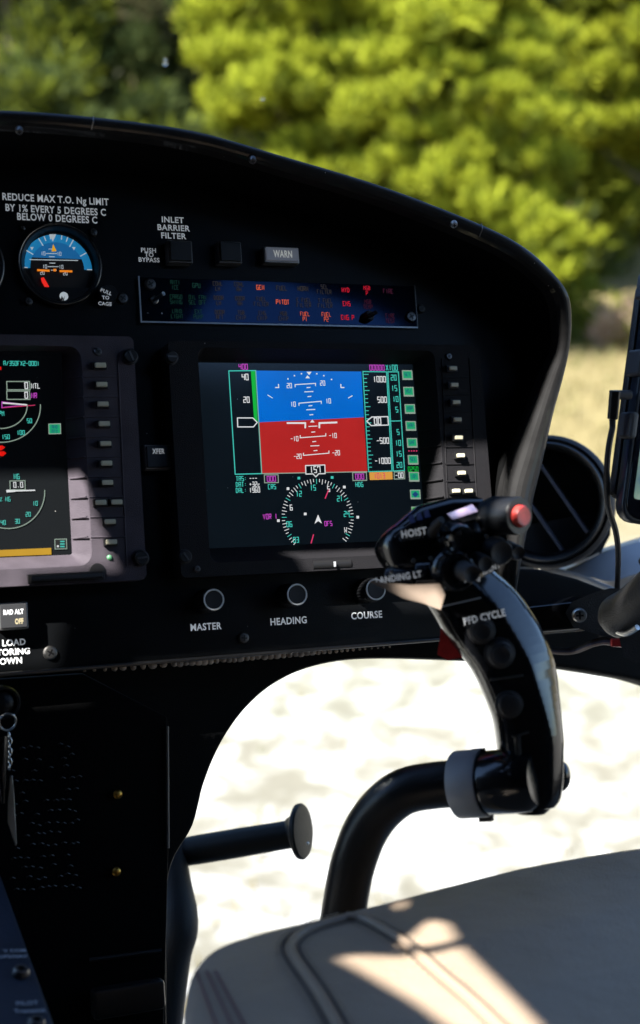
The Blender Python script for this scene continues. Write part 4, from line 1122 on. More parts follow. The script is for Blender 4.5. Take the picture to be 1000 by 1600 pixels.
# ------------------------------------------------------------------ air vent
dv = 1.18; kv = dv / F
va = (EYE - at(852, 784, dv)).normalized(); va = (va * 1.0 - CR * .10 + CU * .02).normalized()
vent = thing('air_vent', 'round black swivelling air vent with slanted vanes right of the instrument panel', 'air vent', at(860, 890, dv))
c = at(852, 784, dv)
mb = MB(); mb.lathe(c, [(92 * kv, -.06), (104 * kv, -.055), (106 * kv, -.012), (104 * kv, -.002), (99 * kv, .001), (95 * kv, -.001)], rubber, va, 64); build(mb, 'housing', vent, smooth=45)
mb = MB(); mb.lathe(c, [(95 * kv, -.004), (94 * kv, .003), (91 * kv, .006), (86 * kv, .004), (82 * kv, -.008), (80 * kv, -.05), (0, -.05)], black_satin, va, 64); build(mb, 'nozzle_ring', vent, smooth=45)
vx = (CR - va * CR.dot(va)).normalized(); vy = va.cross(vx)
vane_m = mat('vane_plastic', (.10, .108, .15), .3, spec=.6)
for dx in (-70, -22, 26):
    mb = MB(); dirv = (vx * .56 - vy * .83).normalized(); prp = va.cross(dirv)
    cc = c + prp * (dx * kv) * 1 - va * .018
    hl = math.sqrt(max(0, 80 ** 2 - dx ** 2)) * kv
    mb.box(cc, hl * 2, .003, .026, vane_m, dirv, prp, va); build(mb, 'vane', vent, bevel=.0006)
mb = MB()
q = [(800, 838), (800, 884), (838, 886), (900, 880), (938, 864), (950, 838), (940, 800), (890, 870), (840, 882)]
q = [(790, 830), (790, 886), (840, 885), (905, 876), (936, 862), (950, 835), (952, 800)]
A_ = [at(x, y, dv + .012) for x, y in q]; B_ = [at(x, y, dv + .09) for x, y in q]
mb.strip(A_, B_, rubber, closed=True); mb.add(A_, [tuple(range(len(q)))], rubber); mb.add(B_, [tuple(range(len(q)))[::-1]], rubber); build(mb, 'vent_base', vent, bevel=.002)
mb = MB(); mb.tube([at(x, y + 2.5, dv + .01) for x, y in q[1:5]], .0011, mat('pale_edge', (.5, .45, .4), .5), 8); build(mb, 'pale_lip', vent)

# ------------------------------------------------------------------ canopy frame, beam
fr = thing('canopy_frame', 'grey metal canopy frame at the right, behind the vent and phone', 'frame', at(960, 900, 1.3))
mb = MB()
A_ = [at(x, y, 1.26) for x, y in ((850, 902), (900, 884), (945, 862), (1000, 846), (1100, 815), (1250, 760))]
B_ = [at(x, y, 1.22) for x, y in ((862, 918), (915, 902), (955, 908), (1010, 892), (1110, 870), (1260, 815))]
C_ = [at(x, y, 1.24) for x, y in ((866, 924), (930, 915), (968, 935), (1020, 950), (1120, 940), (1270, 900))]
A_, B_, C_ = smooth_path(A_), smooth_path(B_), smooth_path(C_)
Dk = [p + V((0, .06, -.01)) for p in A_]
mb.strip(A_, B_, alu_paint, flip=True); mb.strip(B_, C_, alu_paint, flip=True); mb.strip(Dk, A_, alu_paint, flip=True); build(mb, 'frame_rail', fr, smooth=70)
mb = MB(); mb.tube(smooth_path([at(845, 888, 1.2), at(900, 900, 1.19), at(955, 922, 1.17), at(1010, 945, 1.15)], 5), .003, alu_paint, 10); build(mb, 'frame_edge', fr)
beam = thing('cross_beam', 'glossy black horizontal beam below the vent, carrying the phone mount', 'beam', at(850, 965, 1.06))
mb = MB()
q = [((770, 948), (770, 1000)), ((830, 938), (830, 990)), ((900, 930), (900, 984)), ((1000, 921), (1000, 975)), ((1150, 905), (1150, 962))]
T0 = [at(a[0], a[1], 1.08) for a, b_ in q]; T1 = [at(a[0], a[1] + 10, 1.055) for a, b_ in q]; T2 = [at(b_[0], b_[1], 1.055) for a, b_ in q]; T3 = [at(b_[0], b_[1], 1.10) for a, b_ in q]
mb.strip(T1, T0, black_gloss); mb.strip(T2, T1, black_gloss); mb.strip(T3, T2, black_gloss); mb.strip(T0, T3, black_gloss); build(mb, 'beam_body', beam, bevel=.0025)
mb = MB(); mb.tube([at(b_[0], b_[1] + 1, 1.054) for a, b_ in q], .0009, MATS['pale_edge'], 8); build(mb, 'bare_edge', beam)

# ------------------------------------------------------------------ phone, its mount and cable
dm = .95; km = dm / F
mt = thing('phone_mount', 'black ball and socket mount arm on a bolted diamond plate, lower right', 'phone mount', at(940, 960, 1.02))
mb = MB()
q = [(888, 958), (896, 944), (934, 928), (955, 923), (985, 925), (1010, 945), (1006, 975), (965, 990), (942, 990), (898, 976)]
A_ = [at(x, y, 1.03) for x, y in q]; B_ = [at(x, y, 1.05) for x, y in q]
mb.strip(A_, B_, cast_black, closed=True); mb.add(A_, [tuple(range(len(q)))], cast_black); mb.add(B_, [tuple(range(len(q)))[::-1]], cast_black); plate = build(mb, 'base_plate', mt, bevel=.002)
mb = screw_mb(at(905, 961, 1.028), 12.5 * km, steel, h=.006, A=(CB * .9 - CR * .1).normalized(), rot=.3); build(mb, 'screw', plate)
mb = MB(); mb.ball(at(955, 965, 1.0), 22 * km, cast_black, 20); build(mb, 'ball', mt)
mb = MB(); pth = smooth_path([at(958, 970, .99), at(972, 960, .98), at(1000, 938, .96), at(1040, 902, .94), at(1080, 872, .93)], 5)
rr = [22, 30, 33, 35, 36, 36, 35, 34, 33, 33]; mb.tube(pth, [ (rr[i] if i < len(rr) else 33) * km for i in range(len(pth))], cast_black, 28); build(mb, 'socket_arm', mt, smooth=60)
mb = MB(); mb.tube(smooth_path([at(945, 975, .985), at(962, 985, .975), at(978, 990, .965), at(996, 980, .955)], 4), .0022, steel, 10); build(mb, 'clamp_band', mt)
mb = MB(); mb.tube([at(1020, 890, .93), at(1050, 850, .92), at(1070, 780, .9)], 26 * km, cast_black, 20); build(mb, 'upper_arm', mt)
mb = MB()
q = [(975, 1000), (1012, 990), (1012, 1030), (994, 1030), (980, 1022)]
A_ = [at(x, y, .98) for x, y in q]; B_ = [at(x, y, 1.02) for x, y in q]
mb.strip(A_, B_, rubber, closed=True); mb.add(A_, [tuple(range(len(q)))], rubber); mb.add(B_, [tuple(range(len(q)))[::-1]], rubber); build(mb, 'tightening_knob', mt, bevel=.003)
ph = thing('phone', 'dark phone showing a map in a rounded case, cut off by the right edge', 'phone', at(1010, 830, .9))
da = .90; ka = da / F
PYv = (CU * .995 + CR * .135 - CB * .02).normalized(); PX = (CR * .93 - CB * .36); PX = (PX - PYv * PX.dot(PYv)).normalized(); PZ = PX.cross(PYv)
p0 = at(969, 814, da)          # lower left corner
PH_W, PH_H = .080, .172
def ph3(a, b_, c_=0): return p0 + PX * a + PYv * b_ + PZ * c_
def phpoly(x0, y0, x1, y1, rad): return rpoly((x0, y0, x1, y1), rad, 5)
def slab(poly, c0, c1, m_):
    mb = MB(); n_ = len(poly)
    mb.add([ph3(*p, c0) for p in poly] + [ph3(*p, c1) for p in poly], [tuple(range(n_))[::-1], tuple(range(n_, 2 * n_))] + [(i, (i + 1) % n_, n_ + (i + 1) % n_, n_ + i) for i in range(n_)], m_); return mb
build(slab(phpoly(0, 0, PH_W, PH_H, .012), -.010, 0, mat('case_blue_black', (.012, .018, .03), .3)), 'case', ph, bevel=.0022)
build(slab(phpoly(.003, .003, PH_W - .003, PH_H - .003, .010), -.001, .0008, mat('phone_glass', (.004, .006, .012), .08)), 'glass', ph, bevel=.0006)
mapm = mat('map_screen', (.02, .02, .02), .2, color2=(.01, .012, .012)); 
mm_ = bpy.data.materials.new('map_pixels'); mm_.use_nodes = True
n = mm_.node_tree.nodes; l = mm_.node_tree.links; b = n['Principled BSDF']; b.inputs['Base Color'].default_value = (.01, .01, .01, 1); b.inputs['Roughness'].default_value = .1
tc = n.new('ShaderNodeTexCoord'); t1 = n.new('ShaderNodeTexNoise'); t1.inputs['Scale'].default_value = 45; t1.inputs['Detail'].default_value = 5; l.new(tc.outputs['Object'], t1.inputs['Vector'])
rp = n.new('ShaderNodeValToRGB'); cr_ = rp.color_ramp; cr_.elements[0].position = .35; cr_.elements[0].color = (*lin(70, 95, 105), 1); cr_.elements[1].position = .6; cr_.elements[1].color = (*lin(125, 140, 130), 1)
e_ = cr_.elements.new(.5); e_.color = (*lin(95, 120, 110), 1); l.new(t1.outputs['Fac'], rp.inputs[0]); l.new(rp.outputs[0], b.inputs['Emission Color']); b.inputs['Emission Strength'].default_value = .30
build(slab(phpoly(.0075, .016, PH_W - .006, PH_H - .015, .002), .0009, .0012, mm_), 'map_screen', ph)
mb = slab(phpoly(.012, .024, PH_W - .02, .030, .0004), .0013, .0015, key_black); build(mb, 'map_bar', ph)
hold = thing('phone_holder', 'black clamp holder gripping the phone with grey rubber clips', 'phone holder', ph3(.04, .03, -.02))
for y in (.064, .106, .158):
    mb = slab(phpoly(-.0042, y - .009, .002, y + .009, .0025), -.012, .004, mat('clip_grey', (.045, .046, .05), .55, bump=.3, bscale=400)); build(mb, 'clip', hold, bevel=.0022)
build(slab(phpoly(-.001, .015, PH_W + .003, PH_H - .01, .006), -.018, -.0102, cast_black), 'back_plate', hold, bevel=.002)
mb = MB(); mb.tube([ph3(.05, .03, -.016), at(1060, 790, .92)], .012, cast_black, 16); build(mb, 'stub', hold)
cb = thing('charging_cable', 'thin black charging cable with an angled plug at the phone side', 'cable', at(965, 930, .98))
kp = .9 / F
mb = MB(); mb.tube(smooth_path([at(957, 668, .90), at(951, 700, .90), at(948, 740, .905), at(950, 790, .92), at(962, 830, .95), at(966, 870, .99), at(964, 930, 1.05)], 6), .0021, mat('cable_black', (.012, .012, .014), .5), 10); build(mb, 'cord', cb)
mb = MB(); mb.tube([at(961, 610, .897), at(957, 655, .9)], [8.5 * kp, 8 * kp], mat('plug_black', (.01, .01, .012), .3), 16, pw_=3); mb.tube([at(957, 655, .9), at(957, 670, .9)], [5.5 * kp, 4.5 * kp], rubber, 12)
mb.tube([at(958, 617, .897), at(985, 617, .90)], 7.5 * kp, mat('plug_grey', (.06, .06, .065), .4), 14, pw_=3); build(mb, 'plug', cb, bevel=.0006)
wl = thing('wiring_loom', 'small wiring bundle with a red connector under the black beam', 'wiring', at(900, 1012, 1.06))
mb = MB()
for dy, m_ in ((0, rubber), (5, mat('wire_blue', (.05, .06, .12), .5)), (9, mat('wire_pale', (.35, .28, .26), .5))):
    mb.tube(smooth_path([at(835, 1000 + dy, 1.06), at(862, 1013 + dy * .6, 1.05), at(895, 1014 + dy * .6, 1.05), at(925, 1003 + dy * .6, 1.04), at(945, 998 + dy * .7, 1.04), at(962, 1001 + dy * .7, 1.04), at(990, 1006 + dy * .5, 1.05)], 5), .0016, m_, 8)
build(mb, 'wires', wl)
mb = MB(); mb.box(at(963, 1004, 1.03), .008, .006, .006, red_plastic, CR, CU, CB); build(mb, 'connector', wl, bevel=.0008)

# ------------------------------------------------------------------ windscreen
ws = thing('windscreen', 'clear curved windscreen with two small water drops in front of the trees', 'windscreen', at(500, 400, 2.0))
mb = MB(); G = []
for i in range(13):
    a = lerp(-1.4, 1.6, i / 12); row = []
    for j in range(9):
        s = j / 8; row.append(hp(a, 1.85 - .25 * a * a * .5 - .55 * s * s, 1.15 + 1.25 * s))
    G.append(row)
for i in range(12): mb.strip(G[i], G[i + 1], clear)
build(mb, 'glazing', ws)
bv2 = BVHTree.FromPolygons(mb.v, mb.f)
dropm = mat('water_drop', (.95, .97, .97), .02); 
dropm.node_tree.nodes['Principled BSDF'].inputs['Transmission Weight'].default_value = 1; dropm.node_tree.nodes['Principled BSDF'].inputs['IOR'].default_value = 1.33
for x, y, r_ in ((258, 93, 2.0), (258, 100, 2.8), (410, 155, 2.2)):
    h = bv2.ray_cast(EYE, ray(x, y).normalized())
    p = h[0] if h[0] is not None else at(x, y, 1.6)
    mb = MB(); mb.ball(p, r_ * (p - EYE).length / F, dropm, 14, 1.25, .35, .75); build(mb, 'water_drop', ws)

# ------------------------------------------------------------------ cabin: unseen roof cut to shape the sun patches, rear wall, left side, floor
def inside(p, poly):
    r_ = False
    for i in range(len(poly)):
        q, t = poly[i], poly[i - 1]
        if (q.y > p.y) != (t.y > p.y) and p.x < (t.x - q.x) * (p.y - q.y) / (t.y - q.y) + q.x: r_ = not r_
    return r_
def cut_sheet(outer, holes, z, th, m_):
    """a flat sheet with (possibly touching) openings cut through it"""
    mb = MB(); pts = []; eds = []
    for r_ in [outer] + holes:
        k = len(pts); pts += [V((p.x, p.y)) for p in r_]; eds += [(k + i, k + (i + 1) % len(r_)) for i in range(len(r_))]
    vv, ee, ff, *_ = delaunay_2d_cdt(pts, eds, [], 1, 1e-6)
    keep = [f for f in ff if not any(inside(sum((vv[i] for i in f), V((0, 0))) / len(f), h) for h in holes)]
    mb.add([V((p.x, p.y, z)) for p in vv], [tuple(f)[::-1] for f in keep], m_)
    mb.add([V((p.x, p.y, z + th)) for p in vv], [tuple(f) for f in keep], m_)
    cnt = {}
    for f in keep:
        for i in range(len(f)):
            e = (f[i], f[(i + 1) % len(f)]); cnt[e] = 1
    for a_, b_ in cnt:
        if (b_, a_) not in cnt: mb.add([V((vv[a_].x, vv[a_].y, z)), V((vv[b_].x, vv[b_].y, z)), V((vv[b_].x, vv[b_].y, z + th)), V((vv[a_].x, vv[a_].y, z + th))], [(0, 1, 2, 3)], m_)
    return mb
ZR = EYE.z + .47
def up_to_roof(p): return p + SUN * ((ZR - p.z) / SUN.z)
LIT = []  # areas the sun should reach; each becomes an opening in the roof mask
LIT.append([pw(x, y, WB) for x, y in ((-200, 690), (60, 690), (105, 718), (128, 745), (140, 778), (147, 802), (166, 842), (182, 886), (184, 892), (46, 903), (30, 980), (14, 992), (-200, 1002))])
LIT.append([pw(x, y, WB) for x, y in ((655, 735), (687, 700), (778, 694), (800, 770), (800, 900), (640, 905), (478, 905), (462, 874), (425, 852), (395, 846), (600, 842), (650, 830))])
LIT.append([onseat(x, y) for x, y in ((618, 1483), (669, 1437), (698, 1444), (713, 1468), (690, 1476), (655, 1483))])
LIT.append([onseat(x, y) for x, y in ((512, 1498), (560, 1493), (620, 1496), (675, 1492), (720, 1480), (780, 1540), (850, 1612), (740, 1640), (640, 1568), (565, 1525))])
LIT.append([onseat(x, y) for x, y in ((612, 1413), (634, 1408), (630, 1420), (616, 1424))])
LIT.append([T(x, y, -.052) for x, y in ((598, 917), (688, 917), (697, 945), (722, 1012), (714, 1014), (650, 950))])
LIT.append([at(x, y, .955) for x, y in ((950, 940), (1000, 892), (1010, 902), (962, 950))])
LIT.append([T(x, y, -.034) for x, y in ((772, 780), (824, 780), (826, 834), (772, 834))])
LIT.append([T(x, y, -.036) for x, y in ((694, 796), (744, 778), (756, 798), (704, 818))])
LIT.append([pw(x, 1052 - x * .0783 + dy, .001) for x, dy in ((215, 1), (420, 1), (600, 1), (600, 10), (420, 13), (215, 13))])
LIT.append([at(x, y, dv + .012) for x, y in ((850, 672), (902, 680), (944, 708), (966, 760), (948, 766), (926, 726), (890, 702), (850, 694))])
LIT.append([pp_ for pp_ in [PM @ p for p in [pp(x, y, w) for x, y, w in ((893, 500, .06), (892, 545, .052), (882, 596, .045), (867, 652, .040), (851, 724, .036), (836, 787, .034), (818, 870, .034), (798, 870, .032), (790, 775, .032), (808, 709, .034), (832, 646, .040), (860, 577, .046), (876, 540, .052), (879, 505, .06))]]])
roof = thing('sun_mask_roof', 'unseen dark roof sheet added as a sun mask, its openings cut to shape sun patches', 'roof', hp(0, .2, ZR))
holes = [[up_to_roof(p) for p in h] for h in LIT]
holes.append([hp(a, b_, ZR) for a, b_ in ((.59, -.16), (.98, -.16), (.97, -.03), (.87, .055), (.78, .10), (.70, .15), (.60, .17))])  # opening placed so the annunciator face mirrors the sky
corners = [hp(-1.5, -1.5, ZR), hp(1.05, -1.5, ZR), hp(1.05, .88, ZR), hp(-1.5, .88, ZR)]
mb = cut_sheet(corners, holes, ZR, .004, black_matte); build(mb, 'mask_sheet', roof, smooth=0)
cabin_skin = mat('cabin_skin', (.03, .03, .032), .7)
rw = thing('rear_bulkhead', 'dark rear cabin wall behind the seats', 'bulkhead', hp(0, -1.5, .7))
mb = MB(); c = hp(-.22, -1.52, 1.45); mb.box(c, 2.6, .03, 1.56, cabin_skin, HU, HF); build(mb, 'wall_panel', rw)
lw = thing('cabin_side', 'dark left cabin side with the closed door', 'cabin side', hp(-1.52, 0, .7))
mb = MB(); mb.box(hp(-1.52, -.2, 1.45), .03, 2.6, 1.56, cabin_skin, HU, HF); build(mb, 'side_panel', lw)
dr = thing('cabin_door', 'dark right cabin door with an open upper window', 'door', hp(1.06, 0, .7))
mb = MB(); mb.box(hp(1.06, -.72, 1.45), .03, 1.56, 1.56, cabin_skin, HU, HF); mb.box(hp(1.06, .53, 1.0), .03, .94, .66, cabin_skin, HU, HF); build(mb, 'door_panel', dr)
mb = MB(); mb.box(hp(-.25, -.45, .68), 2.5, 2.1, .03, black_matte, HU, HF)
tag(build(mb, 'cabin_floor', None), kind='structure')

# ------------------------------------------------------------------ ground and hillside
def gz(x, y):
    r_ = math.hypot(x, y)
    s = max(0, r_ - 5.0) * .225 if y > 0 else 0
    s = min(s, 1.55) if y < 15 else min(s, 1.55) + (y - 15) * .28
    return s + .035 * math.sin(x * 1.3 + y * .7) * min(1, r_ / 4) + .02 * math.sin(x * 3.1 - y * 2.3) * min(1, r_ / 4) - .12
gm = bpy.data.materials.new('dry_ground'); gm.use_nodes = True
n = gm.node_tree.nodes; l = gm.node_tree.links; b = n['Principled BSDF']; b.inputs['Roughness'].default_value = .9; b.inputs['Specular IOR Level'].default_value = .1
tc = n.new('ShaderNodeTexCoord')
t1 = n.new('ShaderNodeTexNoise'); t1.inputs['Scale'].default_value = 4.6; t1.inputs['Detail'].default_value = 10; t1.inputs['Roughness'].default_value = .66; t1.inputs['Distortion'].default_value = .4; l.new(tc.outputs['Object'], t1.inputs['Vector'])
rp = n.new('ShaderNodeValToRGB'); cr_ = rp.color_ramp
cr_.elements[0].position = .40; cr_.elements[0].color = (.150, .136, .104, 1); cr_.elements[1].position = .575; cr_.elements[1].color = (.37, .355, .335, 1)
e_ = cr_.elements.new(.49); e_.color = (.205, .19, .155, 1); l.new(t1.outputs['Fac'], rp.inputs[0])
t3 = n.new('ShaderNodeTexNoise'); t3.inputs['Scale'].default_value = .5; t3.inputs['Detail'].default_value = 3; l.new(tc.outputs['Object'], t3.inputs['Vector'])
sx = n.new('ShaderNodeSeparateXYZ'); l.new(tc.outputs['Object'], sx.inputs[0])
mr = n.new('ShaderNodeMapRange'); mr.inputs[1].default_value = 6.5; mr.inputs[2].default_value = 8.5; l.new(sx.outputs[1], mr.inputs[0])
mx = n.new('ShaderNodeMix'); mx.data_type = 'RGBA'; l.new(mr.outputs[0], mx.inputs[0]); l.new(rp.outputs[0], mx.inputs[6]); mx.inputs[7].default_value = (.17, .135, .062, 1)
l.new(mx.outputs[2], b.inputs['Base Color'])
bp = n.new('ShaderNodeBump'); bp.inputs['Strength'].default_value = .6; bp.inputs['Distance'].default_value = .03; l.new(t1.outputs['Fac'], bp.inputs['Height']); l.new(bp.outputs[0], b.inputs['Normal'])
mb = MB()
xs = [-400, -120, -60, -30] + [-20 + i for i in range(41)] + [30, 60, 120, 400]
ys = [-400, -100, -40, -15] + [-8 + i * .75 for i in range(36)]
ys = ys + [20, 22, 25, 30]
idx = {}
vs_ = []
for j, y in enumerate(ys):
    for i, x in enumerate(xs): idx[i, j] = len(vs_); vs_.append(V((x, y, gz(x, y))))
mb.add(vs_, [(idx[i, j], idx[i + 1, j], idx[i + 1, j + 1], idx[i, j + 1]) for j in range(len(ys) - 1) for i in range(len(xs) - 1)], gm)
tag(build(mb, 'ground', None, smooth=60), kind='structure')
hm = mat('forest_floor', (.05, .05, .025), .9, spec=.1, var=.5, vscale=.8, bump=.5, bscale=3)
mb = MB(); vs_ = []; idx = {}
ys2 = [29.5, 34, 40, 50, 65, 90, 140]
for j, y in enumerate(ys2):
    for i, x in enumerate(xs): idx[i, j] = len(vs_); vs_.append(V((x, y, gz(x, 29.5) - .05 + (y - 29.5) * .34)))
mb.add(vs_, [(idx[i, j], idx[i + 1, j], idx[i + 1, j + 1], idx[i, j + 1]) for j in range(len(ys2) - 1) for i in range(len(xs) - 1)], hm)
tag(build(mb, 'hillside', None, smooth=60), kind='structure')

# ------------------------------------------------------------------ vegetation
def leaf_mat(name, c1, c2, trans=.35):
    m = bpy.data.materials.new(name); m.use_nodes = True
    n = m.node_tree.nodes; l = m.node_tree.links; n.remove(n['Principled BSDF'])
    d = n.new('ShaderNodeBsdfDiffuse'); t = n.new('ShaderNodeBsdfTranslucent'); x = n.new('ShaderNodeMixShader'); x.inputs[0].default_value = trans
    g = n.new('ShaderNodeNewGeometry'); r_ = n.new('ShaderNodeValToRGB'); r_.color_ramp.elements[0].color = (*c1, 1); r_.color_ramp.elements[1].color = (*c2, 1)
    l.new(g.outputs['Random Per Island'], r_.inputs[0]); l.new(r_.outputs[0], d.inputs[0]); l.new(r_.outputs[0], t.inputs[0])
    l.new(d.outputs[0], x.inputs[1]); l.new(t.outputs[0], x.inputs[2]); l.new(x.outputs[0], n['Material Output'].inputs[0])
    return m
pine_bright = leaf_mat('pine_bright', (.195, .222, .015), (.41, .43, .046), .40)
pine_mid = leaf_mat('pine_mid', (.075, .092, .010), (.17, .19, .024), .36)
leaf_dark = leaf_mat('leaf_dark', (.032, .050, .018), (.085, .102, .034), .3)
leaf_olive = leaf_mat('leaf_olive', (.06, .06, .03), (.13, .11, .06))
leaf_dry = leaf_mat('leaf_dry', (.25, .17, .12), (.45, .33, .24))
bark = mat('bark', (.07, .055, .045), .9, spec=.1, var=.4, vscale=8, bump=.8, bscale=30)
def rnd_dir(rng):
    while True:
        v = V((rng.uniform(-1, 1), rng.uniform(-1, 1), rng.uniform(-1, 1)))
        if .05 < v.length < 1: return v.normalized()
def leaves(mb, c, r_, n_, s, m_, rng, flat=.8, ax=None, m2=None, mix=0.0):
    """needle tufts: slim leaf faces through a clump's volume, drawn out along its branch and fanning up and out"""
    c = V(c); ax = (ax or V((0, 0, 1))).normalized()
    for _ in range(n_):
        d = rnd_dir(rng); rr = r_ * rng.random() ** .5
        al = d.dot(ax); d2 = d + ax * al * .8
        p = c + V((d2.x * rr, d2.y * rr, d2.z * rr * flat))
        a = (d * .9 + ax * .5 + V((0, 0, .35)) + rnd_dir(rng) * .7).normalized()
        nn = rnd_dir(rng); b_ = a.cross(nn)
        if b_.length < .05: continue
        b_.normalize(); q = s * rng.uniform(.6, 1.5); w = q * rng.uniform(.16, .30)
        mb.add([p - a * q * .7 - b_ * w * .5, p - a * q * .3 + b_ * w, p + a * q, p - a * q * .1 - b_ * w], [(0, 3, 2, 1)], m2 if (m2 and rng.random() < mix) else m_)
def pine(name, label, px, d, top, bot, wpx, npad, pr, seed, trunk_r=.1, m_=None, m2=None, dens=1.0):
    """a pine whose crown is built of separate flattened foliage pads, each a dome of upright needle tufts, with shaded gaps between"""
    m_ = m_ or pine_bright; m2 = m2 or pine_mid
    rng = random.Random(seed)
    b0 = at(px, 500, d); base = V((b0.x, b0.y, gz(b0.x, b0.y) - .05))
    zt = at(px, top, d).z; zb = at(px, bot, d).z; hw = wpx * d / F
    t = thing(name, label, 'pine tree', base, group='trees beyond the windscreen')
    pads = []; tries = 0
    while len(pads) < npad and tries < 4000:
        tries += 1
        s_ = rng.random(); z = lerp(zb, zt, s_)
        env = hw * min(1, .62 + .75 * s_) * (1 if s_ < .55 else max(.25, 1 - ((s_ - .55) / .45) ** 2 * .7))
        a = rng.uniform(0, 6.28); q = env * rng.random() ** .5
        c = V((base.x + math.cos(a) * q, base.y + math.sin(a) * q, z)); r_ = pr * rng.uniform(.6, 1.25)
        if all(((c.x - o.x) ** 2 + (c.y - o.y) ** 2 + ((c.z - o.z) * 1.35) ** 2) ** .5 > (r_ + ro) * .64 for o, ro in pads): pads.append((c, r_))
    mb = MB()
    tp = smooth_path([base, base + V((.05, .05, (zt - base.z) * .35)), base + V((-.06, .08, (zt - base.z) * .7)), V((base.x, base.y, zt - pr))], 4)
    mb.tube(tp, [lerp(trunk_r, trunk_r * .15, i / (len(tp) - 1)) for i in range(len(tp))], bark, 9)
    for c, r_ in pads:
        zz = max(base.z + .4, c.z - (V((c.x, c.y, 0)) - V((base.x, base.y, 0))).length * .5)
        f = min(1, max(0, (zz - base.z) / max(.1, zt - base.z))); o = tp[int(f * (len(tp) - 1))]
        mb.tube([o, lerp(o, c, .5) - V((0, 0, .06)), c - V((0, 0, r_ * .25))], [trunk_r * .3, trunk_r * .2, trunk_r * .08], bark, 6)
    build(mb, 'trunk', t)
    mb = MB()
    for c, r_ in pads:
        n_ = int(26 * (r_ / .4) ** 2 * dens) + 5
        for k in range(n_):
            dd = rnd_dir(rng)
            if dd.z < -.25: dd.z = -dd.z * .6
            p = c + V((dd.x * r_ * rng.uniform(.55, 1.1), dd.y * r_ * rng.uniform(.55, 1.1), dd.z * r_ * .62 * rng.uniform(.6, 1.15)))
            lo = dd.z < .1  # pad undersides take the darker foliage, shade put into their colour
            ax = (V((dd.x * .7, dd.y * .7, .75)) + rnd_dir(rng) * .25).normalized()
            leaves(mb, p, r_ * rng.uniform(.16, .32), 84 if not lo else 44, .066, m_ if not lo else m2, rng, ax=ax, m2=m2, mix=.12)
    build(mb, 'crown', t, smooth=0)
    return t
def tree(name, label, cat, px, d, top, bot, wpx, m_, ncl, cr, nl, ls, seed, group, trunk_r=.12, m2=None, shape=None):
    """a tree whose crown spans the given pixels (top, bot, half width wpx) at distance d"""
    rng = random.Random(seed)
    b0 = at(px, 500, d); base = V((b0.x, b0.y, gz(b0.x, b0.y) - .05))
    zt = at(px, top, d).z; zb = at(px, bot, d).z; hw = wpx * d / F
    t = thing(name, label, cat, base, group=group)
    cl = []
    for i in range(ncl):
        s = (i + rng.random()) / ncl
        z = lerp(zb, zt, s)
        env = hw * (shape(s) if shape else (math.sin(math.pi * (.18 + .8 * s)) ** .6))
        a = rng.uniform(0, 6.28); q = env * rng.random() ** .5
        cl.append((V((base.x + math.cos(a) * q, base.y + math.sin(a) * q * .9, z + rng.uniform(-.2, .2))), cr * rng.choice((.45, .6, .8, 1.0, 1.3)) * rng.uniform(.85, 1.15), V((math.cos(a) * .8, math.sin(a) * .8, rng.uniform(.1, .9)))))
    mb = MB(); lean = V((rng.uniform(-.2, .2), rng.uniform(-.2, .2), 0))
    tp = [base, base + V((0, 0, (zt - base.z) * .3)) + lean * .4, base + V((0, 0, (zt - base.z) * .65)) + lean, V((base.x, base.y, zt - cr * .6))]
    tp = smooth_path(tp, 4)
    mb.tube(tp, [lerp(trunk_r, trunk_r * .15, i / (len(tp) - 1)) for i in range(len(tp))], bark, 9)
    for c, r_, _a in cl[::3]:
        zz = max(base.z + .3, c.z - (V((c.x, c.y, 0)) - V((base.x, base.y, 0))).length * .45)
        f = min(1, max(0, (zz - base.z) / max(.1, (zt - base.z)))); o = tp[int(f * (len(tp) - 1))]
        mb.tube([o, lerp(o, c, .5) + V((0, 0, .05)), c], [trunk_r * .3, trunk_r * .2, trunk_r * .08], bark, 6)
    build(mb, 'trunk', t)
    mb = MB()
    for i, (c, r_, a_) in enumerate(cl): leaves(mb, c, r_, int(nl * (r_ / cr) ** 2), ls, m_, rng, ax=a_, m2=m2, mix=rng.choice((0, .1, .3, .7)))
    build(mb, 'crown', t, smooth=0)
    return t
TG = 'trees beyond the windscreen'
pine('pine_tree', 'bright yellow green pine, its crown filling the middle top of the windscreen view', 485, 14.0, -190, 375, 150, 78, .40, 11)
pine('pine_tree', 'bright pine with a broad lower crown leaning to the right of the middle pine', 715, 13.4, -20, 455, 158, 76, .38, 12)
pine('pine_tree', 'bright pine at the top right corner above the dark gap', 1045, 15.5, -260, 235, 190, 64, .42, 13)
pine('pine_tree', 'bright pine further back whose top fills the gap between the two nearer pines', 640, 16.5, -260, 220, 160, 56, .46, 31)
pine('young_pine', 'small low bright pine below the right shoulder of the hood', 845, 12.6, 345, 440, 62, 14, .24, 14, .05)
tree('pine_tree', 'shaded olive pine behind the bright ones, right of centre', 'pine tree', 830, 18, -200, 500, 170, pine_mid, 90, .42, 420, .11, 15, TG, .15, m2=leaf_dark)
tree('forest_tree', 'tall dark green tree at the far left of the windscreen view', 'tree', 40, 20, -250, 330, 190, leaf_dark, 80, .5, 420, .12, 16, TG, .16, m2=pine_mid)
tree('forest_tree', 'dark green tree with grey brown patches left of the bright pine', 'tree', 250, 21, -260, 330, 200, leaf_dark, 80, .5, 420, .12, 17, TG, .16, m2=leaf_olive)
tree('forest_tree', 'dark tree far behind the middle pine', 'tree', 470, 24, -280, 420, 220, leaf_dark, 60, .65, 420, .15, 18, TG, .18, m2=leaf_olive)
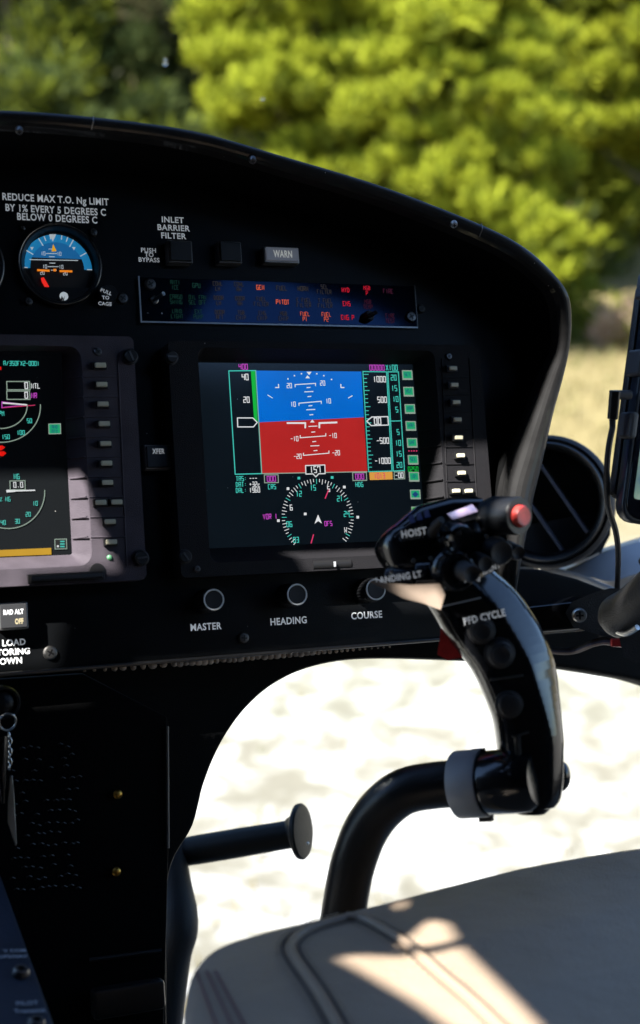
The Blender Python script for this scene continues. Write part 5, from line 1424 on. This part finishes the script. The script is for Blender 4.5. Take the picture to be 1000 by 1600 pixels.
tree('forest_tree', 'dark tree with bare trunk in the shade at the far right', 'tree', 985, 21, -260, 560, 170, leaf_dark, 60, .5, 400, .12, 19, TG, .16, m2=leaf_olive)
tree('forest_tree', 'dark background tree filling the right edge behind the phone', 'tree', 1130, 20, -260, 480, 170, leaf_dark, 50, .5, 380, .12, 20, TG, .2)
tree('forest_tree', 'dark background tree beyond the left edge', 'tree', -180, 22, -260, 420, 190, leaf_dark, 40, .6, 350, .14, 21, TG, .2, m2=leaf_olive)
tree('leafy_bush', 'low yellow green bush under the dark left trees', 'bush', 70, 16, 150, 330, 110, leaf_dark, 40, .28, 320, .09, 22, TG, .05, m2=pine_mid)
tree('leafy_bush', 'low yellow green bush just left of the bright pine', 'bush', 240, 16.5, 170, 330, 80, leaf_dark, 30, .28, 320, .09, 23, TG, .05, m2=pine_mid)
tree('dry_bush', 'pale dry pinkish bush at the edge of the yellow grass', 'bush', 968, 13.2, 488, 556, 42, leaf_dry, 14, .14, 170, .05, 24, TG, .03, m2=pine_mid)
tree('dry_bush', 'greenish dry bush behind the phone at the grass edge', 'bush', 1040, 13.0, 475, 565, 60, pine_mid, 16, .18, 170, .055, 25, TG, .03, m2=leaf_dry)
tree('leafy_bush', 'small green bush at the grass edge right of the hood shoulder', 'bush', 900, 13.6, 470, 550, 40, pine_mid, 14, .18, 200, .06, 26, TG, .03, m2=leaf_dark)
mb = MB(); rng = random.Random(5)
for _ in range(900):
    x = rng.uniform(-14, 14); y = rng.uniform(24, 40)
    z = gz(x, min(y, 29.5)) + max(0, y - 29.5) * .34
    leaves(mb, V((x, y, z + rng.uniform(.2, 3.5))), rng.uniform(.5, 1.0), 26, .17, leaf_dark if rng.random() < .7 else leaf_olive, rng)
tag(build(mb, 'far_woodland', None, smooth=0), 'dark far woodland covering the slope behind the trees', 'woodland', kind='stuff')
mb = MB(); rng = random.Random(6)
straw = leaf_mat('straw', (.16, .125, .055), (.27, .22, .11), .2); straw_g = leaf_mat('straw_green', (.07, .085, .02), (.13, .14, .045), .2)
for _ in range(9000):
    y = rng.uniform(3.2, 15); x = rng.uniform(-.35, .35) * y + .06 * y
    dens = 1 if y > 8 else .06
    if rng.random() > dens: continue
    z = gz(x, y); h = rng.uniform(.04, .16) * (1 if y > 8 else .5); m_ = straw if rng.random() < .85 else straw_g
    for k_ in range(3):
        a = rng.uniform(0, 6.28); dx, dy = math.cos(a), math.sin(a); bx, by = x + dx * .02, y + dy * .02
        mb.add([V((bx - dy * .006, by + dx * .006, z - .01)), V((bx + dy * .006, by - dx * .006, z - .01)), V((bx + dx * h * .5, by + dy * h * .5, z + h))], [(0, 1, 2)], m_)
tag(build(mb, 'dry_grass', None, smooth=0), 'short pale dry grass tufts on the open ground', 'grass', kind='stuff')
